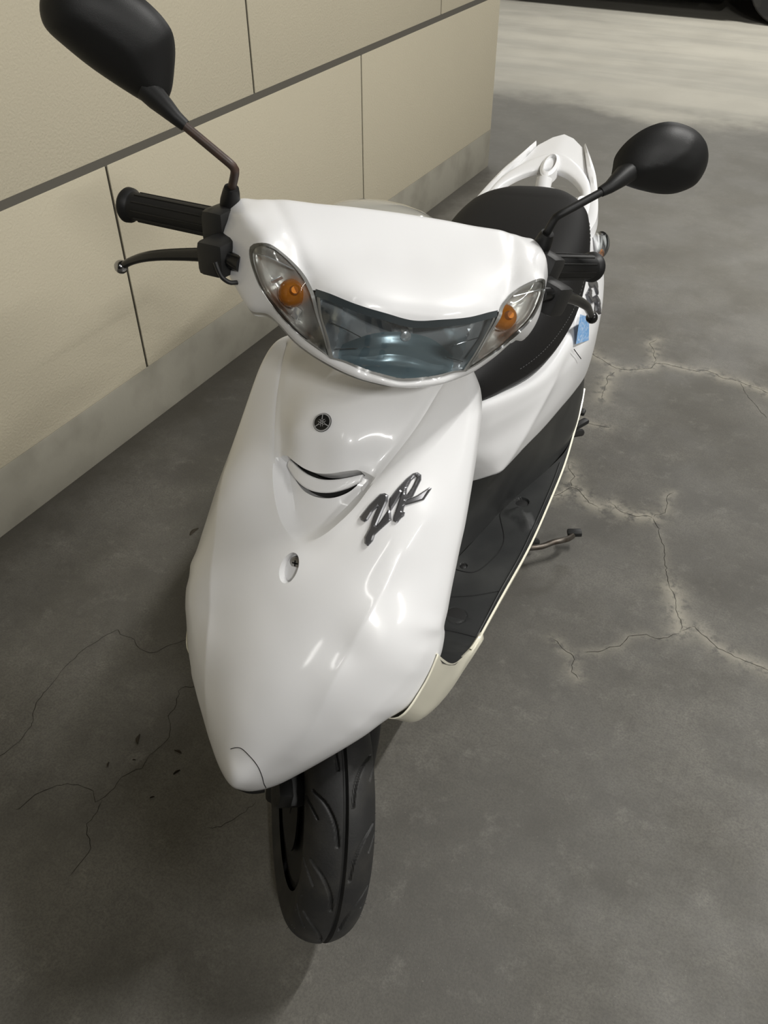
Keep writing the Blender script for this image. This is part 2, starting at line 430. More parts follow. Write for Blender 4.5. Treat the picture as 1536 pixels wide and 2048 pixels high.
def loft(name, m, curves, n=40, mrow=4, parent=None, closed_rows=False, thick=0, angle=40, caps=False):
    C_ = [spline(c, n=n) for c in curves]; C_ = np.stack(C_)                    # k,n,3
    if mrow > 1:
        R_ = [spline(C_[:, j], n=(len(curves) - 1) * mrow + 1) for j in range(n)]; C_ = np.stack(R_, 1)
    k = len(C_); V = C_.reshape(-1, 3)
    F_ = [(i * n + j, i * n + j + 1, (i + 1) * n + j + 1, (i + 1) * n + j) for i in range(k - 1) for j in range(n - 1)]
    if caps: F_ += [tuple(i * n for i in range(k)), tuple(i * n + n - 1 for i in range(k))[::-1]]
    o = obj(name, V, F_, m, parent, angle=angle)
    if thick:
        md = o.modifiers.new('s', 'SOLIDIFY'); md.thickness = thick; md.offset = -1
    return o
MX = A((-1, 1, 1))

# ------------------------------------------------------------------ setting
CRACKS = [
    ([(-0.614, 2.486), (-0.57, 2.457), (-0.479, 2.404), (-0.426, 2.425), (-0.388, 2.453), (-0.371, 2.49), (-0.324, 2.508), (-0.265, 2.504), (-0.225, 2.525), (-0.163, 2.497), (-0.121, 2.505), (-0.034, 2.479), (0.067, 2.444)], 0.9),
    ([(-0.473, 2.386), (-0.483, 2.332), (-0.473, 2.257), (-0.462, 2.212)], 1.0),
    ([(-0.38, 2.485), (-0.394, 2.551), (-0.421, 2.612), (-0.413, 2.647)], 0.8),
    ([(-0.472, 2.077), (-0.446, 2.073), (-0.399, 2.08)], 0.6),
    ([(-0.441, 1.7), (-0.408, 1.766), (-0.367, 1.744), (-0.344, 1.724), (-0.317, 1.724)], 0.9),
    ([(-0.408, 1.766), (-0.422, 1.823), (-0.444, 1.863)], 0.8),
    ([(-0.293, 1.751), (-0.255, 1.73), (-0.225, 1.737), (-0.185, 1.745)], 0.9),
    ([(-0.185, 1.745), (-0.167, 1.723), (-0.149, 1.673), (-0.119, 1.615), (-0.106, 1.566), (-0.088, 1.522)], 0.25),
    ([(-0.088, 1.522), (-0.066, 1.49), (-0.049, 1.442), (-0.035, 1.401)], 1.0),
    ([(-0.185, 1.745), (-0.168, 1.777), (-0.173, 1.839), (-0.165, 1.871)], 0.5),
    ([(-0.034, 1.395), (-0.072, 1.355), (-0.099, 1.354), (-0.122, 1.341), (-0.137, 1.314), (-0.157, 1.277), (-0.198, 1.248)], 0.35),
    ([(-0.035, 1.401), (-0.018, 1.424), (0.002, 1.414), (0.026, 1.401), (0.068, 1.385), (0.102, 1.384), (0.151, 1.379), (0.218, 1.378)], 0.7),
    ([(-0.267, 1.25), (-0.234, 1.235), (-0.217, 1.225), (-0.202, 1.195), (-0.186, 1.173)], 0.5),
    ([(-0.12, 2.499), (-0.082, 2.427), (-0.014, 2.34)], 0.1),
    ([(-0.897, 0.95), (-0.964, 0.876), (-0.999, 0.817), (-1.09, 0.825), (-1.117, 0.823), (-1.134, 0.733), (-1.127, 0.652), (-1.105, 0.585), (-1.08, 0.544), (-1.088, 0.481), (-1.116, 0.386)], 0),
    ([(-0.813, 0.836), (-0.87, 0.783), (-0.887, 0.77), (-0.862, 0.716), (-0.839, 0.667), (-0.831, 0.632), (-0.849, 0.566), (-0.852, 0.528), (-0.854, 0.504), (-0.867, 0.497), (-0.905, 0.512), (-0.955, 0.479), (-0.977, 0.414)], 0),
    ([(-0.853, 0.502), (-0.835, 0.446), (-0.802, 0.405), (-0.804, 0.368)], 0),
    ([(-0.607, 0.631), (-0.614, 0.61), (-0.625, 0.578), (-0.654, 0.549)], 0),
]

def floor_mat():
    m = bpy.data.materials.new('worn_concrete'); m.use_nodes = True; nt = m.node_tree; b = nt.nodes['Principled BSDF']; L = nt.links.new
    N = nt.nodes.new; geo = N('ShaderNodeNewGeometry')
    def noise(sc, det=6, rough=.6, vec=None):
        n = N('ShaderNodeTexNoise'); n.inputs['Scale'].default_value = sc; n.inputs['Detail'].default_value = det; n.inputs['Roughness'].default_value = rough
        L(vec or geo.outputs['Position'], n.inputs['Vector']); return n.outputs['Fac']
    def ramp(f, a, c, lo=0., hi=1.):
        r = N('ShaderNodeMapRange'); r.interpolation_type = 'SMOOTHSTEP'; r.inputs[1].default_value = a; r.inputs[2].default_value = c; r.inputs[3].default_value = lo; r.inputs[4].default_value = hi
        L(f, r.inputs[0]); return r.outputs[0]
    def mix(f, c1, c2, bt='MIX'):
        x = N('ShaderNodeMix'); x.data_type = 'RGBA'; x.blend_type = bt
        if hasattr(f, 'is_linked'): L(f, x.inputs[0])
        else: x.inputs[0].default_value = f
        for i, c in ((6, c1), (7, c2)):
            if isinstance(c, tuple): x.inputs[i].default_value = (*c, 1)
            else: L(c, x.inputs[i])
        return x.outputs[2]
    col = mix(ramp(noise(1.3, 4), .38, .62), (.086, .081, .070), (.134, .127, .110))
    col = mix(ramp(noise(5., 8, .65), .40, .66, 0, .6), col, (.063, .059, .051))
    col = mix(ramp(noise(17., 8, .7), .52, .72, 0, .35), col, (.22, .21, .185))
    col = mix(ramp(noise(60., 8, .75), .45, .65, 0, .45), col, (.072, .068, .060))
    col = mix(ramp(noise(230., 4, .7), .42, .62, 0, .5), col, (.060, .057, .050))
    col = mix(ramp(noise(340., 2, .5), .68, .74, 0, .35), col, (.26, .25, .22))
    # mineral bloom beside the cracks
    at = N('ShaderNodeAttribute'); at.attribute_name = 'bloom'
    mu = N('ShaderNodeMath'); mu.operation = 'MULTIPLY'; L(at.outputs['Fac'], mu.inputs[0]); L(ramp(noise(32., 6, .7), .36, .54), mu.inputs[1])
    col = mix(mu.outputs[0], col, (.36, .335, .27))
    # paler streaked tone farther out along y, dirty line of grime along the wall foot
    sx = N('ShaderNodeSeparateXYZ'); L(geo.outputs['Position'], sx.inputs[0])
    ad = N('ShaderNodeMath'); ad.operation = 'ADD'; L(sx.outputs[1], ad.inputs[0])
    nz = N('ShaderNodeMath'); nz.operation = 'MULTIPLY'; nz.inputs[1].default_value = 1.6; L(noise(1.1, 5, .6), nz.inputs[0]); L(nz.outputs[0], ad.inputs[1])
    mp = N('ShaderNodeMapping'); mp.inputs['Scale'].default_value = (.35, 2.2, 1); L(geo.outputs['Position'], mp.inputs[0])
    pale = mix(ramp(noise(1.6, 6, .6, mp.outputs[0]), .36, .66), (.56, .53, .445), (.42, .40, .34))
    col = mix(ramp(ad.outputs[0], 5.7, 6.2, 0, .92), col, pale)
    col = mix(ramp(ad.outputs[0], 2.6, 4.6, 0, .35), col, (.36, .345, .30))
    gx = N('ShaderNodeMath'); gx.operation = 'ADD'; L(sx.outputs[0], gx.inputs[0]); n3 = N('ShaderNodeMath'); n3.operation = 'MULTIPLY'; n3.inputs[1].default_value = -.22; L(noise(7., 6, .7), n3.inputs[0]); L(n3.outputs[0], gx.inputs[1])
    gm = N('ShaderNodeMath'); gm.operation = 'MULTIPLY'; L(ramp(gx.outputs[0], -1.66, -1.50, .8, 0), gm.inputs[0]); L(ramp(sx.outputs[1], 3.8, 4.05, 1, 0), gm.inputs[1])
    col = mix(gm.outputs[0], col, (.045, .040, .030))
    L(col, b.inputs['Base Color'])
    L(ramp(noise(3., 5), .35, .7, .52, .8), b.inputs['Roughness'])
    bp = N('ShaderNodeBump'); bp.inputs['Strength'].default_value = .35; bp.inputs['Distance'].default_value = .0012; L(noise(330., 4, .7), bp.inputs['Height']); L(bp.outputs[0], b.inputs['Normal'])
    return m

# floor: one slab, finer near the scooter so that the mineral bloom has its own place
fx = np.unique(np.r_[np.linspace(-8, -1.7, 12), np.arange(-1.66, .9, .011), np.linspace(.95, 7, 12)])
fy = np.unique(np.r_[np.linspace(-4, -.3, 8), np.arange(-.1, 3.6, .011), np.linspace(3.7, 12, 16)])
GX, GY = np.meshgrid(fx, fy); FV = np.c_[GX.ravel(), GY.ravel(), np.zeros(GX.size)]
nx, ny = len(fx), len(fy); ii, jj = np.meshgrid(np.arange(nx - 1), np.arange(ny - 1)); k0 = (jj * nx + ii).ravel()
me = bpy.data.meshes.new('floor'); me.from_pydata(FV.tolist(), [], np.c_[k0, k0 + 1, k0 + nx + 1, k0 + nx].tolist()); me.update()
bl = np.zeros(len(FV)); rng = np.random.default_rng(3)
CR = []
def jag(P, amp, step=.012):
    Q = spline(P, step=step); n = len(Q); 
    if n < 3: return Q
    a = rng.normal(size=(n, 2)); k = np.ones(3) / 3; a = np.stack([np.convolve(a[:, i], k, 'same') for i in (0, 1)], 1) * amp
    a[0] = a[-1] = 0; return Q + a
for P, s_ in CRACKS:
    Q = jag(P, .0055, .010); CR.append((Q, s_))
    if s_ > 0:
        d = segdist(FV[:, :2], Q, False); wv = .006 + .016 * s_; bl = np.maximum(bl, min(.62, s_ * .7) * np.exp(-(d / wv) ** 1.3))
at = me.attributes.new('bloom', 'FLOAT', 'POINT'); at.data.foreach_set('value', bl.astype(np.float32))
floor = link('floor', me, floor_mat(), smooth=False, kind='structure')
M['crack'] = mat('crack_shadow', (.020, .018, .014), .95, spec=.1)
for Q, s_ in CR:
    n = len(Q); T = np.gradient(Q, axis=0); T /= np.linalg.norm(T, axis=1)[:, None] + 1e-9; Nn = np.c_[-T[:, 1], T[:, 0]]
    wd = (.00045 + .0005 * rng.random(n)) * (.6 if s_ < .2 else .7); wd[0] = wd[-1] = .0001
    V = np.vstack([np.c_[Q + Nn * wd[:, None], np.full(n, .0004)], np.c_[Q - Nn * wd[:, None], np.full(n, .0004)]])
    o = obj('crack', V, [(i, i + 1, n + i + 1, n + i) for i in range(n - 1)], M['crack'], floor, smooth=False, fix=False)
    if sum((p.normal.z for p in o.data.polygons)) < 0: o.data.flip_normals()

# wall: rendered panels with recessed joints over a painted concrete foot
M['panel'] = mat('cream_textured_panel', (.585, .53, .40), .8, noise=(3, .25, (.53, .48, .365)), bump=(170, .55, .002))
M['joint'] = mat('joint_sealant', (.035, .030, .020), .9)
M['band'] = mat('grey_reveal_strip', (.125, .115, .095), .6)
M['plinth'] = mat('grey_painted_concrete_foot', (.36, .34, .28), .75, noise=(7, .8, (.24, .225, .18)), bump=(40, .3, .002))
WX = -1.564
wall = MB().box((WX - .103, 0.45, 1.625), (.20, 6.97, 3.25)).build('wall_left', M['joint'], smooth=False, kind='structure')
MB().box((WX - .005, .45, .7215), (.008, 6.968, .024)).build('reveal_strip', M['band'], wall, smooth=False)
pl = MB().box((WX - .014, .45, .0835), (.028, 6.972, .167), bev=.002).build('plinth', M['plinth'], wall)
pj = .0075
def panel(y0, y1, z0, z1, shave=False):
    x0, x1 = WX - .016, WX
    MB().box(((x0 + x1) / 2, (y0 + y1) / 2, (z0 + z1) / 2), (x1 - x0, y1 - y0, z1 - z0), bev=.002).build('panel', M['panel'], wall)
for i in range(-3, 3): 
    y0 = 1.513 + 1.2215 * i + pj / 2; y1 = min(1.513 + 1.2215 * (i + 1) - pj / 2, 3.935)
    if y1 - y0 > .05: panel(y0, y1, .1675, .712); panel(y0, y1, 1.2955, 1.842); panel(y0, y1, 2.4495, 3.0)
for i in range(-4, 3):
    y0 = 2.1245 + 1.2215 * i + pj / 2; y1 = min(2.1245 + 1.2215 * (i + 1) - pj / 2, 3.935); y0 = max(y0, -3.03)
    if y1 - y0 > .05: panel(y0, y1, .7315, 1.276); panel(y0, y1, 1.8615, 2.43); 
MB().box((-.5, 3.5, 3.35), (15, 17, .2)).build('ceiling', mat('bare_concrete_ceiling', (.12, .115, .10), .85, noise=(2, .6, (.09, .085, .075))), smooth=False, kind='structure')
MB().box((5.6, 3.5, 1.625), (.2, 15, 3.25)).build('wall_right', mat('dim_concrete_wall', (.14, .135, .12), .85, noise=(1.5, .6, (.1, .095, .085))), smooth=False, kind='structure')

# fluorescent battens on the ceiling
M['tube'] = bpy.data.materials.new('lit_tube'); M['tube'].use_nodes = True
bs = M['tube'].node_tree.nodes['Principled BSDF']; bs.inputs['Emission Color'].default_value = (*WARM, 1); bs.inputs['Base Color'].default_value = (.8, .8, .8, 1); bs.inputs['Emission Strength'].default_value = 14
LAB = ['fluorescent batten light on the ceiling right of the seat', 'fluorescent batten light on the ceiling nearest the right wall', 'fluorescent batten light on the ceiling behind the photographer', 'dim fluorescent batten light on the ceiling left of the photographer',
       'fluorescent batten light on the ceiling over the far aisle', 'fluorescent batten light on the ceiling beyond the wall end']
for (x, y, z, a, ln, wt), lb in zip(TUBES, LAB):
    t = empty('ceiling_light', Matrix.Translation((x, y, 3.25)) @ Matrix.Rotation(math.radians(a - 90), 4, 'Z')); tag(t, lb, 'light', 'fluorescent battens on the ceiling')
    MB().box((0, 0, -.025), (.07, ln + .06, .05), bev=.004).build('batten', mat('enamelled_steel', (.6, .6, .58), .4), t)
    MB().tube([(0, -ln / 2, -.072), (0, ln / 2, -.072)], .014, 12).build('tube', M['tube'], t)
    for s_ in (-1, 1): MB().box((0, s_ * (ln / 2 + .012), -.065), (.03, .022, .05)).build('lamp_holder', M['white'], t)
    ld = bpy.data.lights.new('tube_light', 'AREA'); ld.shape = 'RECTANGLE'; ld.size = .035; ld.size_y = ln; ld.energy = wt; ld.color = WARM
    lo_ = bpy.data.objects.new('tube_light', ld); COL.objects.link(lo_); lo_.location = (x, y, z - .0); lo_.rotation_euler = (0, 0, math.radians(a - 90))

# ------------------------------------------------------------------ scooter
BODY = Matrix(((0.99354526, -0.09410175, -0.0633457, -0.43498676), (0.09391107, 0.99556259, -0.00598751, 0.59111687), (0.06362804, 0.0, 0.99797368, 0.0), (0, 0, 0, 1)))
sc = empty('motor_scooter', BODY)
tag(sc, 'white step-through motor scooter parked on its stand beside the cream wall', 'scooter')
RAKE = math.radians(26); AX0 = Vector((0, -.085, 0)); AXD = Vector((0, math.sin(RAKE), math.cos(RAKE)))
ST = Matrix.Translation(AX0) @ Matrix.Rotation(math.radians(35.635), 4, AXD) @ Matrix.Translation(-AX0)
def steer(o): o.matrix_local = ST; return o
def mir(P): return [tuple(A(p) * MX) for p in P]

# --- front cover
def fc_lines():
    L = []
    for s_ in (-1, 1):
        for o_ in (-.0024, 0, .0024, .0055, .0085, .0115):
            for Cv in ((CREASE2, FOLD2, RIM2[:-2]) if abs(o_) < .003 else (RIM2[:-2],)):
                T = np.gradient(Cv, axis=0); T /= np.linalg.norm(T, axis=1)[:, None]; Q = Cv + np.c_[-T[:, 1], T[:, 0]] * (-o_)
                Q = Q[(Q[:, 0] > .004)]; Q = Q * [s_, 1]; q = inside(Q, FC_OUT) & (segdist(Q, FC_OUT) > .011); L.append(Q[q])
    return L
def ringpoly(P, off):
    T = np.roll(P, -1, 0) - np.roll(P, 1, 0); N = np.c_[T[:, 1], -T[:, 0]] / np.linalg.norm(T, axis=1)[:, None]; Q = P + N * off
    return Q
pit = ringpoly(VENT, .0022); 
if inside(pit, VENT).mean() < .5: pit = ringpoly(VENT, -.0022)
pit = pit[segdist(pit, VENT) > .0018]
def ell_(e, n=40):
    a = np.linspace(0, 2 * PI, n + 1); return SCREW_C + np.c_[.0115 * e * np.cos(a), .0185 * e * np.sin(a)]
lip_lines = [LIP[1:-1], pit] + [ell_(e) for e in (.88, .93, .98, 1.03, 1.08, 1.13)]
def fc_mat(c): return np.where(inside(c, pit), 1, 0)
fc = patch('front_cover', [M['white'], M['dark']], FC, FC_OUT, fc_h, .0048, rings=(.0012, .003, .006, .0095), lines=fc_lines() + lip_lines + [LOWER[1:-1]], dense=[],
           parent=sc, skirt=.022, inset=.003, angle=28, matfun=fc_mat)
# vent slat
SL_T = spline(A([(-.0575, .1525), (-.036, .1415), (-.018, .1350), (0, .1325), (.018, .1350), (.036, .1415), (.0530, .150)]), step=.003)
SL_B = spline(A([(-.0560, .141), (-.038, .128), (-.02, .1185), (0, .1150), (.02, .1185), (.038, .128), (.0515, .140)]), step=.003)
def slat_h(X, d=None):
    tt = np.clip((np.interp(X[:, 0], SL_T[:, 0], SL_T[:, 1]) - X[:, 1]) / .017, 0, 1); return FC_IN(X) - .0125 + .0035 * tt - (0 if d is None else np.clip(.0025 - d, 0, 1) ** 2 * 300)
patch('vent_slat', M['white'], FC, np.vstack([SL_T, SL_B[::-1]]), slat_h, .004, rings=(.0012, .0024), parent=fc, skirt=.006)
# screw in the pocket
sp_ = fc_at(SCREW_C + [.0014, .0075], -.0002)[0]; nrm_ = A(FC.en) * .85 + A((0, -.45, -.1)); nrm_ /= np.linalg.norm(nrm_)
scr = MB().lathe([(-.003, .0084), (.0018, .0084), (.0034, .0068), (.0036, .001)], sp_, nrm_, 20).build('screw', M['steel'], fc)
u_ = A((1, 0, 0)); v_ = np.cross(nrm_, u_); Rm_ = np.stack([u_, v_, nrm_], 1)
MB().box(sp_ + nrm_ * .0036, (.008, .0016, .0006), Rm_).box(sp_ + nrm_ * .0036, (.0016, .008, .0006), Rm_).build('cross_slot', M['dark'], scr)
# nose cap seam
SEAM = A([(-.0137, -.2145), (0, -.2140), (.0148, -.2206), (.0252, -.2304), (.0309, -.2436), (.0324, -.2573), (.0318, -.262)]); SEAM = hs(SEAM[1:] * A((1, 1)), step=.003); SEAM = np.vstack([SEAM[1:6][::-1] * [-1, 1], SEAM])
def on_fc(X, off=.0): return FC.back(X, fc_h(X, segdist(X, FC_OUT), vents=False) + off)
MB().tube(on_fc(SEAM), .0005, 6).build('nose_cap_seam', M['dark'], fc)
NL = spline(np.vstack([EDGE[-5:] * MX, EDGE[-5:-1][::-1]]), step=.005); NL = NL[NL[:, 0] < .026] + A((0, .010, -.010))
MB().tube(NL, .0035, 8).build('nose_lip', M['black'], fc)

# round emblem: black disc, silver rim, three tuning forks
EC = A((-.0005, .2031)); ER = .0125
def em(X, off): return FC.back(A(X), fc_h(A(X), vents=False) + off)
def ringmesh(r0, r1, off, n=48):
    a = np.linspace(0, 2 * PI, n, endpoint=False); c_, s__ = np.cos(a), np.sin(a)
    P = np.vstack([EC + np.c_[c_ * r0, s__ * r0 * 1.0], EC + np.c_[c_ * r1, s__ * r1]]); V = em(P, off); return V, [(i, (i + 1) % n, n + (i + 1) % n, n + i) for i in range(n)]
V, F_ = ringmesh(.0002, ER, .0016); e1 = obj('emblem', V, F_, M['gloss_black'], fc)
V, F_ = ringmesh(ER - .0022, ER - .0005, .0024); obj('emblem_ring', V, F_, M['mark'], e1)
mb = MB()
for k in range(3):
    a = PI / 2 + .22 + k * 2 * PI / 3; dv = A((math.cos(a), math.sin(a))); pv = A((-dv[1], dv[0]))
    def seg(p, q, wd=.00032):
        p, q = A(p), A(q); t_ = (q - p) / np.linalg.norm(q - p); n_ = A((-t_[1], t_[0])) * wd; mb.add(em([EC + p + n_, EC + q + n_, EC + q - n_, EC + p - n_], .0025), [(0, 1, 2, 3)])
    for s_ in (-1, 1): seg(-dv * .0055 + pv * s_ * .0013, dv * .0035 + pv * s_ * .0013); seg(dv * .0035 + pv * s_ * .0013, dv * .0052)
    seg(dv * .0052, dv * .0104, .0006)
mb.build('tuning_fork_mark', M['mark'], e1)

# raised Z R badge
ZP = [(.0706, .0963), (.0776, .1131), (.0873, .1298), (.0926, .132), (.0973, .1304), (.0989, .1227), (.0974, .1085), (.0955, .0893), (.0996, .0974), (.1045, .1137), (.1073, .1106), (.1112, .1007), (.1017, .0861), (.0968, .0782), (.0963, .0702), (.0925, .063), (.0877, .0655), (.0854, .0728), (.088, .0848), (.0884, .0994), (.0903, .1154), (.0847, .1058), (.0817, .0943), (.0786, .0911), (.0734, .0926)]
RP = [(.101, .1268), (.1057, .141), (.1124, .1555), (.118, .1643), (.1226, .1669), (.127, .165), (.129, .1583), (.1276, .1461), (.1268, .1355), (.1214, .1291), (.1314, .1378), (.1415, .1518), (.1433, .1508), (.1398, .1341), (.1305, .1276), (.121, .1217), (.122, .114), (.1241, .1137), (.1245, .1088), (.1219, .1053), (.1196, .099), (.1145, .1), (.1134, .1048), (.1135, .1193), (.1128, .1389), (.1102, .1229), (.1072, .1121), (.1032, .117)]
RH = [(.1219, .1613), (.124, .1601), (.123, .1479), (.1199, .1361), (.1182, .1364), (.1169, .1435), (.1183, .1542)]
def dens(P, st=.0016):
    P = A(P); out = []
    for a, b in zip(P, np.roll(P, -1, 0)):
        k = max(1, int(np.linalg.norm(b - a) / st)); out += [a + (b - a) * i / k for i in range(k)]
    return A(out)
def letter(name, P, holes, hf, off, parent, F=FC, m='badge'):
    allb = [dens(P)] + [dens(h) for h in holes]
    def h_(X, d=None):
        dd = np.min([segdist(X, b) for b in allb], 0); return hf(X) + off + np.minimum(dd, .0016) * 1.0
    return patch(name, M[m], F, allb[0], h_, .0016, holes=allb[1:], rings=(.0007, .0016), parent=parent, skirt=off + .0015, angle=20)
letter('letter_z', ZP, [], lambda X: fc_h(X, vents=False), .0028, fc)
letter('letter_r', RP, [RH], lambda X: fc_h(X, vents=False), .0028, fc)

# black inner shell behind the front cover
def inner_h(X, d=None): return FC_BASE(X) - .026
IN_OUT = mirror_poly(spline(FC_OUT_H * [.93, 1] + [0, .004], step=.008))
patch('inner_shield', M['black'], FC, IN_OUT, inner_h, .02, parent=sc, thick=.004, round_r=False)

# rider-side leg shield from the steering head down to the floorboard
LS = [[(x_ * k_, y_ - b_, z_) for k_ in (1, .66, .33, 0, -.33, -.66, -1)] for x_, y_, z_, b_ in ((.105, .355, .765, 0), (.125, .315, .66, 0), (.128, .270, .55, 0), (.120, .250, .47, 0), (.10, .268, .36, 0), (.10, .300, .292, 0))]
loft('leg_shield', M['board'], LS, n=24, mrow=4, parent=sc, thick=.004)

# --- handlebar cover and lamps (steering frame)
import itertools
UL = None
def union_lamps():
    # outline of the three lamps together: glass top, signal inner-top ... walk the outer border
    so = spline(_ha(SO), step=.004); si = spline(_ha(SI), step=.004); gt = hs(_ha(GT)); gb = hs(_ha(GB))
    k = np.argmin(np.linalg.norm(si - gt[-1], axis=1))
    right = np.vstack([gt[:-1], si[:k + 1][::-1], so[::-1][1:], gb[::-1][1:]])     # top centre -> corner -> up the signal -> outer edge down -> bottom centre
    return mirror_poly(right)
LAMPS = union_lamps()
hc = patch('handlebar_cover', M['white'], HB, HB_OUT, hb_h, .0042, holes=[LAMPS], rings=(.001, .0022, .004, .006, .0085), parent=sc, skirt=.0, lines=[], angle=38)
steer(hc)
# folded-back rim and sides of the cover
def rim_strip(name, loop, h_at, depth, inset, m, parent, closed=True):
    P = A(loop); c = P.mean(0); V1 = HB.back(P, h_at(P)); dirv = c - P; q = P + dirv / np.linalg.norm(dirv, axis=1)[:, None] * inset; V2 = HB.back(q, h_at(P) - depth); n = len(P)
    return obj(name, np.vstack([V1, V2]), [(i, (i + 1) % n, n + (i + 1) % n, n + i) for i in range(n)], m, parent, fix=False)
rim_strip('cover_rim', HB_OUT, lambda P: hb_h(P, np.zeros(len(P))), .010, .007, M['white'], hc)
rim_strip('lamp_recess_rim', LAMPS, lambda P: hb_h(P), .012, .0, M['gasket'], hc)
# rear half of the cover with the meter
back = MB(); n = len(HB_OUT)
def back_h(X, d=None): return hb_h(X) * .2 - .075
bk = patch('rear_cover', M['white'], HB, HB_OUT * [.97, .96] + [0, -.002], lambda X, d=None: HB_S(X) - .030 - .035 * sstep(d / .04), .012, parent=sc, angle=60); steer(bk)
mt = MB().ell((0, .345, .971), (.085, .050, .024), Matrix.Rotation(math.radians(12), 3, 'X')).build('meter_lens', M['meter'], sc); steer(mt)

def glass_fn(off): return lambda X, d=None: HB_S(X) + off
# turn signals
def signal(side):
    P = SIG if side > 0 else SIG[::-1] * [-1, 1]
    nm = patch('turn_signal', M['lens'], HB, P, glass_fn(.0015), .007, parent=sc, round_r=False); steer(nm)
    def ref_h(X, d=None): return HB_S(X) - .004 - .030 * sstep(d / .022)
    patch('reflector', M['signal_silver'], HB, P, ref_h, .0035, rings=(.001, .003), parent=nm, angle=50)
    c = A((.127 * side, .004)); cc = HB.back(c[None], HB_S(c[None]) - .022)[0]
    bl = MB().ell(cc, (.016, .016, .019), np.stack([A((1, 0, 0)), HB.es, HB.en], 1), 24, 14).build('amber_bulb', M['amber'], nm)
    MB().tube([cc + HB.en * .017 + A((.0, 0, 0)), cc + HB.en * .0235], [.006, .004], 12).build('bulb_tip', M['amber'], bl)
    mb_ = MB()
    for k_ in range(5):            # cut facets of the reflector round the bulb
        a = 2 * PI * k_ / 5; q = c + A((math.cos(a), math.sin(a))) * .022; 
        if not inside(q[None], P)[0]: continue
        p3 = HB.back(q[None], HB_S(q[None]) - .020)[0]; mb_.box(p3, (.013, .009, .002), Matrix.Rotation(a, 3, 'Y') @ Matrix.Rotation(.8, 3, 'X'), .0006)
    mb_.build('facet', M['silver'], nm)
    V = HB.back(P, HB_S(P) + .0015); n_ = len(V); c0 = HB.back(P + (P.mean(0) - P) / np.linalg.norm(P.mean(0) - P, axis=1)[:, None] * .0042, HB_S(P) + .0022)
    Vr = np.vstack([V - HB.en * .006, V + HB.en * .0006, c0]); Fr = [(k_ * n_ + i, k_ * n_ + (i + 1) % n_, (k_ + 1) * n_ + (i + 1) % n_, (k_ + 1) * n_ + i) for k_ in (0, 1) for i in range(n_)]
    obj('lens_rim', Vr, Fr, M['gasket'], nm, angle=60)
    # three ribs moulded across the outer end of the lens
    for k_ in range(3):
        s0 = .022 + .011 * k_; xa = np.linspace(.118, .172, 16); q = np.c_[xa * side, s0 + (xa - .118) * .35]; q = q[inside(q, P)]; q = q[segdist(q, P) > .004]
        if len(q) > 2: MB().tube(HB.back(q, HB_S(q) - .001), .0007, 5).build('lens_rib', M['silver'], nm)
    return nm
s1 = signal(-1); s2 = signal(1)
# headlight
hl = patch('headlight', M['lens_blue'], HB, GLASS, glass_fn(.0005), .01, parent=sc, round_r=False); steer(hl)
def hl_ref(X, d=None):
    x, s_ = X[:, 0], X[:, 1]; hb = HB_S(X)
    par = .052 * np.clip(1 - (x / .074) ** 2, 0, 1) * np.clip(1 - ((s_ + .040) / .062) ** 2, .0, 1)
    ed = .010 * sstep(d / .006)
    fac = .0022 * np.sin(np.arctan2(s_ + .045, np.abs(x) + 1e-4) * 9) * (np.abs(x) > .062)
    return hb - .003 - ed - par + fac - .0022 * np.abs(((np.abs(x) - .058) / .013) % 1 - .5) * (np.abs(x) > .058)
for k_ in range(-3, 4):        # cut lines of the multi-facet reflector
    if k_ == 0: continue
    xa = np.linspace(.052, .088, 10); q = np.c_[np.sign(k_) * xa, -.030 - .011 * abs(k_) + (xa - .052) * (.9 - .5 * abs(k_))]; q = q[inside(q, GLASS)]; q = q[segdist(q, GLASS) > .006] if len(q) else q
    if len(q) > 2: MB().tube(HB.back(q, HB_S(q) - .006), .0005, 5).build('facet_edge', M['chrome'], hl)
rf = patch('reflector', M['silver'], HB, GLASS, hl_ref, .004, rings=(.001, .003, .006), parent=hl, angle=25)
# blue-grey eyelid shaped lower reflector
def lid(name, top, bot, dep, m):
    T_ = spline(A(top), step=.004); B_ = spline(A(bot), step=.004); P = np.vstack([T_, B_[::-1][1:-1]]); P = P[inside(P, GLASS) | (segdist(P, GLASS) < .002)]
    return patch(name, m, HB, P, lambda X, d=None: HB_S(X) - dep + .010 * sstep(d / .018), .005, rings=(.001, .003, .006), parent=hl, angle=60)
lid('lower_reflector', [(-.076, -.053), (-.06, -.044), (-.035, -.034), (-.005, -.030), (.03, -.033), (.06, -.045), (.082, -.056)], [(-.076, -.053), (-.06, -.078), (0, -.086), (.06, -.079), (.082, -.056)], .024, M['teal'])
lid('lower_reflector', [(-.070, -.062), (-.045, -.055), (-.01, -.048), (.03, -.052), (.07, -.064)], [(-.070, -.062), (-.04, -.078), (0, -.083), (.04, -.078), (.07, -.064)], .017, M['teal'])
bc = HB.back(A([(0, -.022)]), HB_S(A([(0, -.022)])) - .030)[0]
MB().lathe([(0, .012), (.012, .011), (.013, .007), (.026, .006), (.028, .002)], bc - HB.en * .018, HB.en + A((0, 0, -.5)), 20).build('bulb', M['silver'], hl)
V = HB.back(GLASS, HB_S(GLASS)); n_ = len(V); dirv = GLASS.mean(0) - GLASS; q = GLASS + dirv / np.linalg.norm(dirv, axis=1)[:, None] * .0035
obj('lens_rim', np.vstack([V - HB.en * .004, V + HB.en * .0012, HB.back(q, HB_S(q) + .001)]), [(k_ * n_ + i, k_ * n_ + (i + 1) % n_, (k_ + 1) * n_ + (i + 1) % n_, (k_ + 1) * n_ + i) for k_ in (0, 1) for i in range(n_)], M['gasket'], hl, angle=60)
